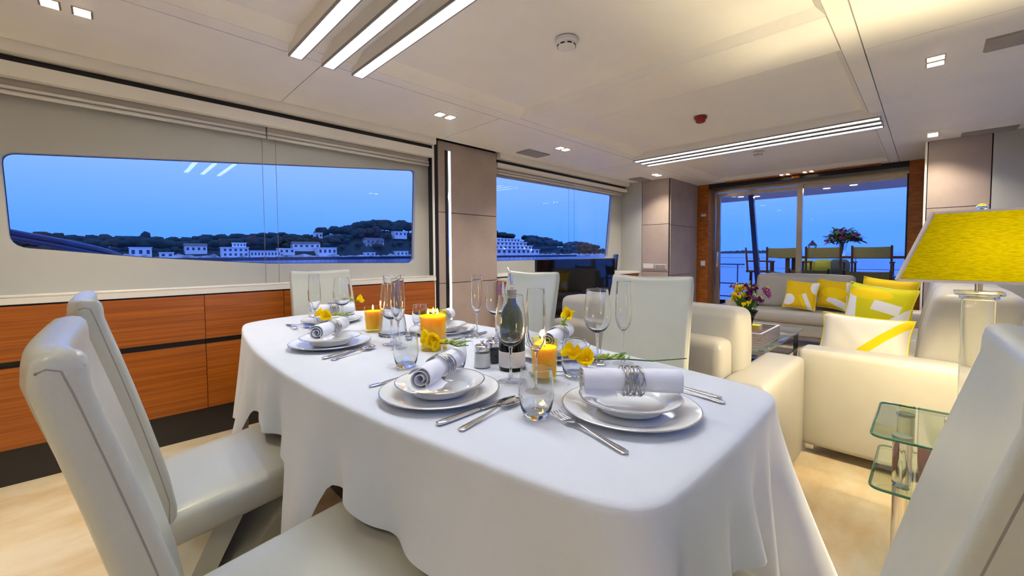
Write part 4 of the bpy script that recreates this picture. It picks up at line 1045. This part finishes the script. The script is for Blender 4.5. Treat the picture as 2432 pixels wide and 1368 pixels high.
# ================================================================== OUTSIDE: SIDE DECK RAILS
rl = thing('side_rail', 'dark handrail outside the left windows', 'handrail', (-4.0, 2.5, 0))
MB().bar((0, -2.45, 1.073), (0, 2.9, 1.073), .04, .028).build('top_bar', 'boat_blue', rl)
for y in (-1.6, .73, 2.2): MB().cyl(0, y, 0, 1.045, .014, 10).build('post', 'chrome', rl)
cv = thing('bulwark_rail', 'blue curved bulwark rail sweeping down outside the large window', 'handrail', (-4.075, 0, 0))
pts = [(0, -1.5, 1.56), (0, -.44, 1.262), (0, -.2, 1.200), (0, -.03, 1.150), (0, .05, 1.115), (0, .12, 1.06), (0, .20, .98), (0, .28, .85)]
MB().tube(pts, .020, 10).build('upper_tube', 'boat_blue', cv); MB().tube([(p[0]+.005, p[1], p[2]-.034) for p in pts], .016, 10).build('lower_tube', 'boat_blue', cv)
MB().cyl(0, -.12, 0, 1.13, .008, 8).build('post', 'chrome', cv)
struct(MB().box(-4.15, -3.21, -1.6, 10.6, -.06, -.02).build('deck_side', 'teak_deck'), 'teak side deck outside the windows')
struct(MB().box(.74, 1.7, -1.6, 10.6, -.06, -.02).build('deck_side_right', 'teak_deck'), 'teak side deck on the sofa side')

# ================================================================== AFT DECK
struct(MB().box(-4.0, 1.6, 6.62, 10.6, -.06, -.02).build('deck_aft', 'teak_deck'), 'teak aft deck behind the glass door')
plat = struct(MB().box(-2.45, .9, 7.95, 9.9, -.02, .32).build('deck_platform', 'deck_white'), 'raised white platform of the aft deck')
ov = struct(MB().box(-3.6, 1.2, 6.62, 8.75, 2.10, 2.22).build('deck_canopy', 'deck_white'), 'white canopy over the aft deck')
for k, (x, y) in enumerate(((-1.13, 7.95), (-.80, 7.85), (-2.14, 8.15), (-2.35, 8.0))):
    t = thing('deck_light', '%s round light under the deck canopy beyond the door' % ['third from left', 'rightmost', 'second from left', 'leftmost'][k], 'downlight', (x, y, 2.10)); MB().cyl(0, 0, -.008, 0, .055, 20).build('bezel', 'chrome', t); MB().cyl(0, 0, -.011, -.008, .045, 20).build('lens', 'deck_led', t)
    l = bpy.data.lights.new('deck_lamp', 'AREA'); l.shape = 'DISK'; l.size = .09; l.energy = 5; l.color = (1, .85, .62); lo = bpy.data.objects.new('deck_lamp', l); C.objects.link(lo); lo.parent = t; lo.location = (0, 0, -.016)
t = thing('canopy_post', 'dark slanting post carrying the deck canopy beyond the door', 'post', (-2.16, 7.98, 0))
MB().bar((.16, 0, 0), (-.02, 0, 2.10), .075, .075).build('shaft', 'boat_blue', t); MB().bar((.02, -.045, 1.62), (.03, -.045, 1.74), .02, .02).build('cleat', 'chrome', t)
def director(label, loc_, rz, cols='canvas'):
    t = thing('director_chair', label, 'chair', loc_, rz)
    for s in (-1, 1):
        MB().bar((s*.235, -.20, .42), (s*.235, -.24, .89), .028, .028).build('back_post', 'teak', t)
        MB().bar((s*.235, -.22, .62), (s*.235, .22, .62), .05, .022).build('armrest', 'teak', t)
        MB().bar((s*.235, .20, .42), (s*.235, .20, .61), .028, .028).build('arm_post', 'teak', t)
        MB().bar((s*.235, -.23, .42), (s*.235, .23, .42), .03, .03).build('seat_rail', 'teak', t)
        MB().bar((s*.235, -.23, .015), (s*.235, .23, .015), .03, .03).build('foot_rail', 'teak', t)
    for sy in (-.15, .15):
        MB().bar((-.225, sy, .40), (.225, sy-.01, .03), .03, .02).build('cross_leg', 'teak', t); MB().bar((.225, sy+.02, .40), (-.225, sy+.02, .03), .03, .02).build('cross_leg', 'teak', t)
    MB().grid(9, 4, lambda u, v: (-.250+.50*u, -.222-.012*v-.02*math.sin(PI*u), .70+.17*v-.006*math.sin(PI*u))).build('canvas_back', cols, t)
    MB().grid(9, 4, lambda u, v: (-.235+.47*u, -.21+.42*v, .435-.03*math.sin(PI*u))).build('canvas_seat', cols, t)
    return t
dc = director('olive canvas director chair on the platform, left of the door mullion', (-1.83, 8.80, .32), R(0))
dup(dc, (-1.245, 8.80, .32), R(0), 'olive canvas director chair on the platform, right of the door mullion')
dup(dc, (-.63, 8.80, .32), R(0), 'olive canvas director chair on the platform below the right of the bouquet')
dup(dc, (-2.36, 9.25, .32), R(-75), 'director chair seen sideways beside the slanting post')
dup(dc, (-1.22, 7.50, -.02), R(0), 'olive director chair just outside the door behind the sofa back')
dup(dc, (-.565, 7.35, -.02), R(0), 'olive director chair just outside the door at its right side')
for o in list(C.objects):
    if o.name.startswith('director_chair'): o['group'] = 'director chairs on the aft deck'
t = thing('deck_table', 'dark deck table on the platform beyond the door', 'table', (-1.0, 9.30, .32))
MB().rbox(-1.0, 1.1, -.30, .35, .68, .72, .01, 2).build('top', 'teak', t)
for sx in (-.85, .95):
    for sy in (-.22, .28): MB().box(sx-.03, sx+.03, sy-.03, sy+.03, 0, .68).build('leg', 'teak', t)
t = thing('deck_vase', 'clear glass vase on the deck table', 'vase', (-1.07, 9.22, 1.041))
MB().lathe([(.0001, 0), (.055, 0), (.06, .01), (.055, .12), (.075, .22), (.073, .22), (.052, .12), (.05, .02), (.0001, .015)], 20).build('body', 'crystal', t)
db = thing('deck_bouquet', 'large dark bouquet with pink flowers on the deck table', 'bouquet', (-1.07, 9.22, 1.041))
rnd = random.Random(5)
for k in range(80):
    a = rnd.uniform(0, 2*PI); el = rnd.uniform(.15, 1.35); r_ = rnd.uniform(.12, .27); tip = Vector((1.15*r_*math.cos(a)*math.cos(el), r_*math.sin(a)*math.cos(el), .22+r_*math.sin(el)*.85))
    if k % 3 == 0: MB().tube([(0, 0, .03), (tip.x*.10, tip.y*.10, .12), (tip.x*.15, tip.y*.15, .215), tuple(tip)], .004, 5).build('stem', 'leaf', db)
    put('blossom', (BK, BP, BK)[k % 3] if k % 2 else BK, db, tip, (rnd.uniform(-1, 1), rnd.uniform(-1, 1), 0), 2.4) if k % 2 else None
    for q in range(3): put('leaf', LEAF, db, tip*.92+Vector((0, 0, .015)), (rnd.uniform(-.6, 1.2), rnd.uniform(-.5, .5), rnd.uniform(0, 6.3)), rnd.uniform(2.0, 3.4))
t = thing('deck_lantern', 'small dark lantern with a pointed top on the deck table', 'lantern', (-1.50, 9.22, 1.041))
MB().box(-.055, .055, -.055, .055, 0, .012).build('base', 'teak', t)
for sx in (-1, 1):
    for sy in (-1, 1): MB().box(sx*.05-.005, sx*.05+.005, sy*.05-.005, sy*.05+.005, .012, .19).build('post', 'teak', t)
MB().lathe([(.085, .19), (.07, .20), (.03, .25), (.018, .26), (.018, .28), (.0001, .285)], 4).build('roof', 'teak', t); MB().cyl(0, 0, .012, .08, .03, 14).build('candle', 'plastic_white', t)
t = thing('deck_settee', 'blue deck settee with yellow cushions at the stern', 'settee', (-1.0, 9.95, -.02))
MB().rbox(-1.3, 1.5, -.03, .45, 0, .70, .04, 2).build('base', 'boat_blue', t)
for k, (x, m_) in enumerate(((-.75, 'book_yellow'), (-.45, 'box_yellow'), (-.2, 'canvas'), (.95, 'box_green'))): MB().rbox(x-.14, x+.14, .05, .2, .70, .98, .05, 3, .02).build('back_pad', m_, t)
t = thing('stern_rail', 'dark stern railing left of the slanting post beyond the door', 'railing', (-2.95, 8.9, -.02))
for z in (.26, .52, .90): MB().bar((-.4, 0, z), (.42, 0, z), .03, .025).build('bar', 'boat_blue', t)
MB().cyl(.30, 0, 0, .90, .012, 10).build('post', 'boat_blue', t); MB().cyl(-.3, 0, 0, .90, .012, 10).build('post', 'boat_blue', t)
t = thing('taffrail', 'thin wire railing across the stern behind the deck table', 'railing', (-.9, 10.45, -.02))
for z in (.8, 1.02): MB().tube([(-2.6, 0, z), (2.4, 0, z)], .009, 8).build('bar', 'chrome', t)
for k in range(7): MB().cyl(-2.6+5.0*k/6, 0, 0, 1.02, .011, 8).build('post', 'chrome', t)

# ================================================================== SEA AND SHORE
struct(MB().add([(-30000, -30000, -1.3), (30000, -30000, -1.3), (30000, 30000, -1.3), (-30000, 30000, -1.3)], [(0, 1, 2, 3)]).build('sea', 'sea'), 'calm blue sea at dusk')
def prof(tab, y):
    if y <= tab[0][0]: return tab[0][1]
    for (a, za), (b, zb) in zip(tab, tab[1:]):
        if y <= b: return za+(zb-za)*(y-a)/(b-a)
    return tab[-1][1]
# tree-top heights along the shore (metres along y, height)
T1 = [(-120, 15), (-32, 17.7), (-15, 16), (0, 17), (34, 16), (74, 19), (121, 22.5), (150, 20), (165, 28), (190, 33), (221, 39), (245, 37), (300, 36), (369, 33), (399, 35), (428, 32), (460, 29.5), (500, 28), (530, 24), (545, 11), (560, 19), (590, 22.5), (630, 20), (700, 18)]
def hill(y, x):
    k = min(1, max(0, (-395-x)/45)); return .4+max(0, prof(T1, y)-8.5)*k**.8
land = MB(); land.grid(100, 12, lambda u, v: (-396-150*v, -160+880*u, hill(-160+880*u, -396-150*v)-(1.8 if v == 0 else 0)), True)
struct(land.build('shore_land', 'land'), 'dark wooded headland across the water')
rk = MB(); rnd = random.Random(9)
rk.grid(240, 4, lambda u, v: (-390-9*v+rnd.uniform(-1.5, 1.5), -160+880*u, -1.4+(0, 1.9, 3.2, 1.6)[int(round(v*3))]*rnd.uniform(.4, 1.4)), False)
struct(rk.build('shore_rocks', 'rock'), 'pale rocky waterline of the headland')
CR = []
for k in range(6):
    rnd2 = random.Random(20+k); random.seed(50+k); m = MB(); nb = 5
    m.blob((0, 0, .62), (.46, .46, .36), 9, 6, .18)
    for q in range(nb): a = 2*PI*q/nb+rnd2.uniform(-.3, .3); m.blob((.30*math.cos(a), .30*math.sin(a), .55+rnd2.uniform(-.08, .18)), (.26, .26, .22), 8, 5, .2)
    me = m.mesh('crown'); me.materials.append(MATS[('crown', 'crown_b', 'crown', 'crown_c', 'crown_b', 'crown')[k]]); CR.append(me)
m = MB(); m.tube([(0, 0, -.05), (.01, 0, .3), (0, .01, .55)], [.035, .028, .02], 6); TRK = m.mesh('trunk'); TRK.materials.append(MATS['bark'])
random.seed(3); rnd = random.Random(4)
def tree(x, y, z, h, w, k, label, group):
    t = thing('shore_tree', label, 'tree', (x, y, z), rnd.uniform(0, 6), group)
    c_ = link('crown', CR[k], t); c_.scale = (w, w, h); tk = link('trunk', TRK, t); tk.scale = (h, h, h)
y = -70.
while y < 640:
    w1 = y < 260
    if 300 < y < 345: y += 4; continue
    for row in range(3):
        yy = y+rnd.uniform(-2.5, 2.5); x = (-404, -418, -436)[row]+rnd.uniform(-4, 4)-(26 if row == 2 and 340 < yy < 455 else 0); top = prof(T1, yy)*((-x)/400)
        z = hill(yy, x)
        if row == 2: h = max(5, top-z)*rnd.uniform(.86, 1.04)
        else: h = rnd.uniform(7.5, 12) if row == 1 else rnd.uniform(4.5, 8)
        if row == 0 and rnd.random() < .35: continue
        if 62 < yy < 112 and row == 0: continue
        if row < 2 and 360 < yy < 446: continue
        if 530 < yy < 552: h = min(h, 6)
        k = rnd.randrange(6) if not (190 < yy < 222 and row < 2) else 3
        tree(x, yy, z-.3, h, h*rnd.uniform(.85, 1.25)*(1 if w1 else 1.2), k,
             'dark rounded tree on the headland seen through the large window' if w1 else 'dark tree on the low headland seen through the small side window',
             'trees seen through the large window' if w1 else 'trees seen through the small window')
    y += 5.6 if w1 else 8.2
t = thing('shore_tree', 'tall dark cypress standing above the left part of the treeline', 'tree', (-420, 22, 5)); c_ = link('crown', CR[0], t); c_.scale = (6, 6, 15.5); tk = link('trunk', TRK, t); tk.scale = (8, 8, 8)
HB = [(-416, -390, 349, 444)]      # footprints that trees keep clear of
def house(label, x, y0, y1, z, h, d=10, rows=1, cols=4, roof='flat', wall='render_white', bot=-3):
    t = thing('shore_house', label, 'house', (x, (y0+y1)/2, z)); w = (y1-y0)/2; HB.append((x-d-.8, x+.8, y0-.6, y1+.6))
    MB().box(-d, 0, -w, w, bot, h).build('wall', wall, t)
    if roof == 'flat': MB().box(-d-.4, .5, -w-.4, w+.4, h, h+.5).build('roof', wall, t)
    else: MB().prism([(-d-.6, h), (.6, h), (-d/2, h+2.2)], 'y', -w-.5, w+.5).build('roof', 'roof_tile', t)
    for r_ in range(rows):
        for c in range(cols):
            a = -w+2*w*(c+.28)/cols; b = -w+2*w*(c+.72)/cols; z0 = h*(r_+.28)/rows; z1 = h*(r_+.75)/rows
            MB().box(.0, .12, a, b, z0, z1).build('window', 'far_window', t)
    return t
house('long low white waterfront building with a row of windows', -393, 85, 107.5, .3, 4.6, 8, 1, 9)
house('two-storey white waterfront villa left of the long low building', -394, 66, 84, .3, 7.4, 9, 2, 5)
house('small white rooftop storey above the waterfront villa', -397, 74, 83, 8.25, 3.2, 5, 1, 4, bot=0)
house('white house with square windows near the middle of the headland', -397, 140, 157, 2.0, 6.0, 9, 1, 4)
house('pale house with a tiled roof above the square-windowed house', -408, 122, 146, 8.0, 3.8, 8, 1, 5, 'tile')
house('small pale house beside the long low building', -400, 108, 121, 3.0, 4.2, 7, 1, 3)
house('ochre villa with tall windows on the wooded slope', -409, 192, 212, 9.5, 7.5, 9, 2, 4, 'tile', 'rock')
house('white villa at the left end of the shore', -397, 12, 24, 1.2, 6.0, 8, 1, 3)
house('low white boathouse at the left end of the shore', -393, 28, 36, .2, 3.4, 6, 1, 2)
house('pale house among the trees at the top of the hill', -415, 228, 243, 22.0, 5.0, 8, 1, 3)
house('white beach house at the right of the large window', -394, 218, 232, .5, 4.2, 7, 1, 3)
house('pale villa with a tiled roof left of the waterfront villa', -406, 44, 58, 4.5, 4.5, 8, 1, 4, 'tile')
house('tall pale chapel-like house on the treeline above the middle', -432, 150, 157, 14, 9.5, 6, 2, 2)
house('low white seaside shed near the rocks', -393, 184, 194, .4, 3.0, 6, 1, 2)
# terraced hotel
t = thing('shore_hotel', 'white terraced waterfront hotel seen through the small window', 'hotel', (-396, 400, 0))
for k, (a, b, z0, z1, dx) in enumerate(((-50, 42, -3, 8, 4), (-50, 30, 8, 13, 1), (-50, 22, 13, 18, -2), (-50, 12, 18, 22.5, -5))):
    w_ = MB().box(-14+dx, dx, a, b, z0, z1).build('terrace_wall', 'render_white', t); MB().box(-14+dx, dx+1.2, a, b+1.2, z1-.5, z1+.3).build('terrace_slab', 'render_white', t)
    for c in range(10):
        y0 = a+(b-a)*(c+.25)/10; MB().box(dx, dx+.15, y0, y0+(b-a)/10*.5, max(z0, 2)+1.2, z1-1.3).build('window', 'far_window', t)
for k, (y, z) in enumerate(((372, 9), (410, 9.5), (424, 7))):
    t = thing('shore_lamp', '%s lit lamp before the waterfront hotel' % ('left', 'middle', 'right')[k], 'lamp', (-390, y, .0)); MB().cyl(0, 0, 0, z-.5, .12, 6).build('pole', 'bark', t); MB().blob((0, 0, z), .55, 8, 6).build('globe', 'shore_lamp', t)
for o in [q for q in C.objects if q.name.startswith('shore_tree')]:      # trees stand behind the houses, not in them
    cw = [c for c in o.children if c.name.startswith('crown')][0]; rr = .62*cw.scale[0]
    for _ in range(3):
        for (xa, xb, ya, yb) in HB:
            if xa-rr < o.location.x < xb+rr and ya-rr < o.location.y < yb+rr: o.location.x = xa-rr-.3; o.location.z = hill(o.location.y, o.location.x)-.3
# islet on the aft horizon
isl = MB(); rnd = random.Random(2); isl.grid(60, 3, lambda u, v: (-1500+700*u, 4200+120*v, -2+(0, 30, 0)[int(round(v*2))]*(.55+.45*math.sin(PI*u))*rnd.uniform(.75, 1.1)*min(1, 6*(1-u))), True)
tag(isl.build('distant_islet', 'land'), 'faint dark islet on the horizon beyond the glass door', 'island')
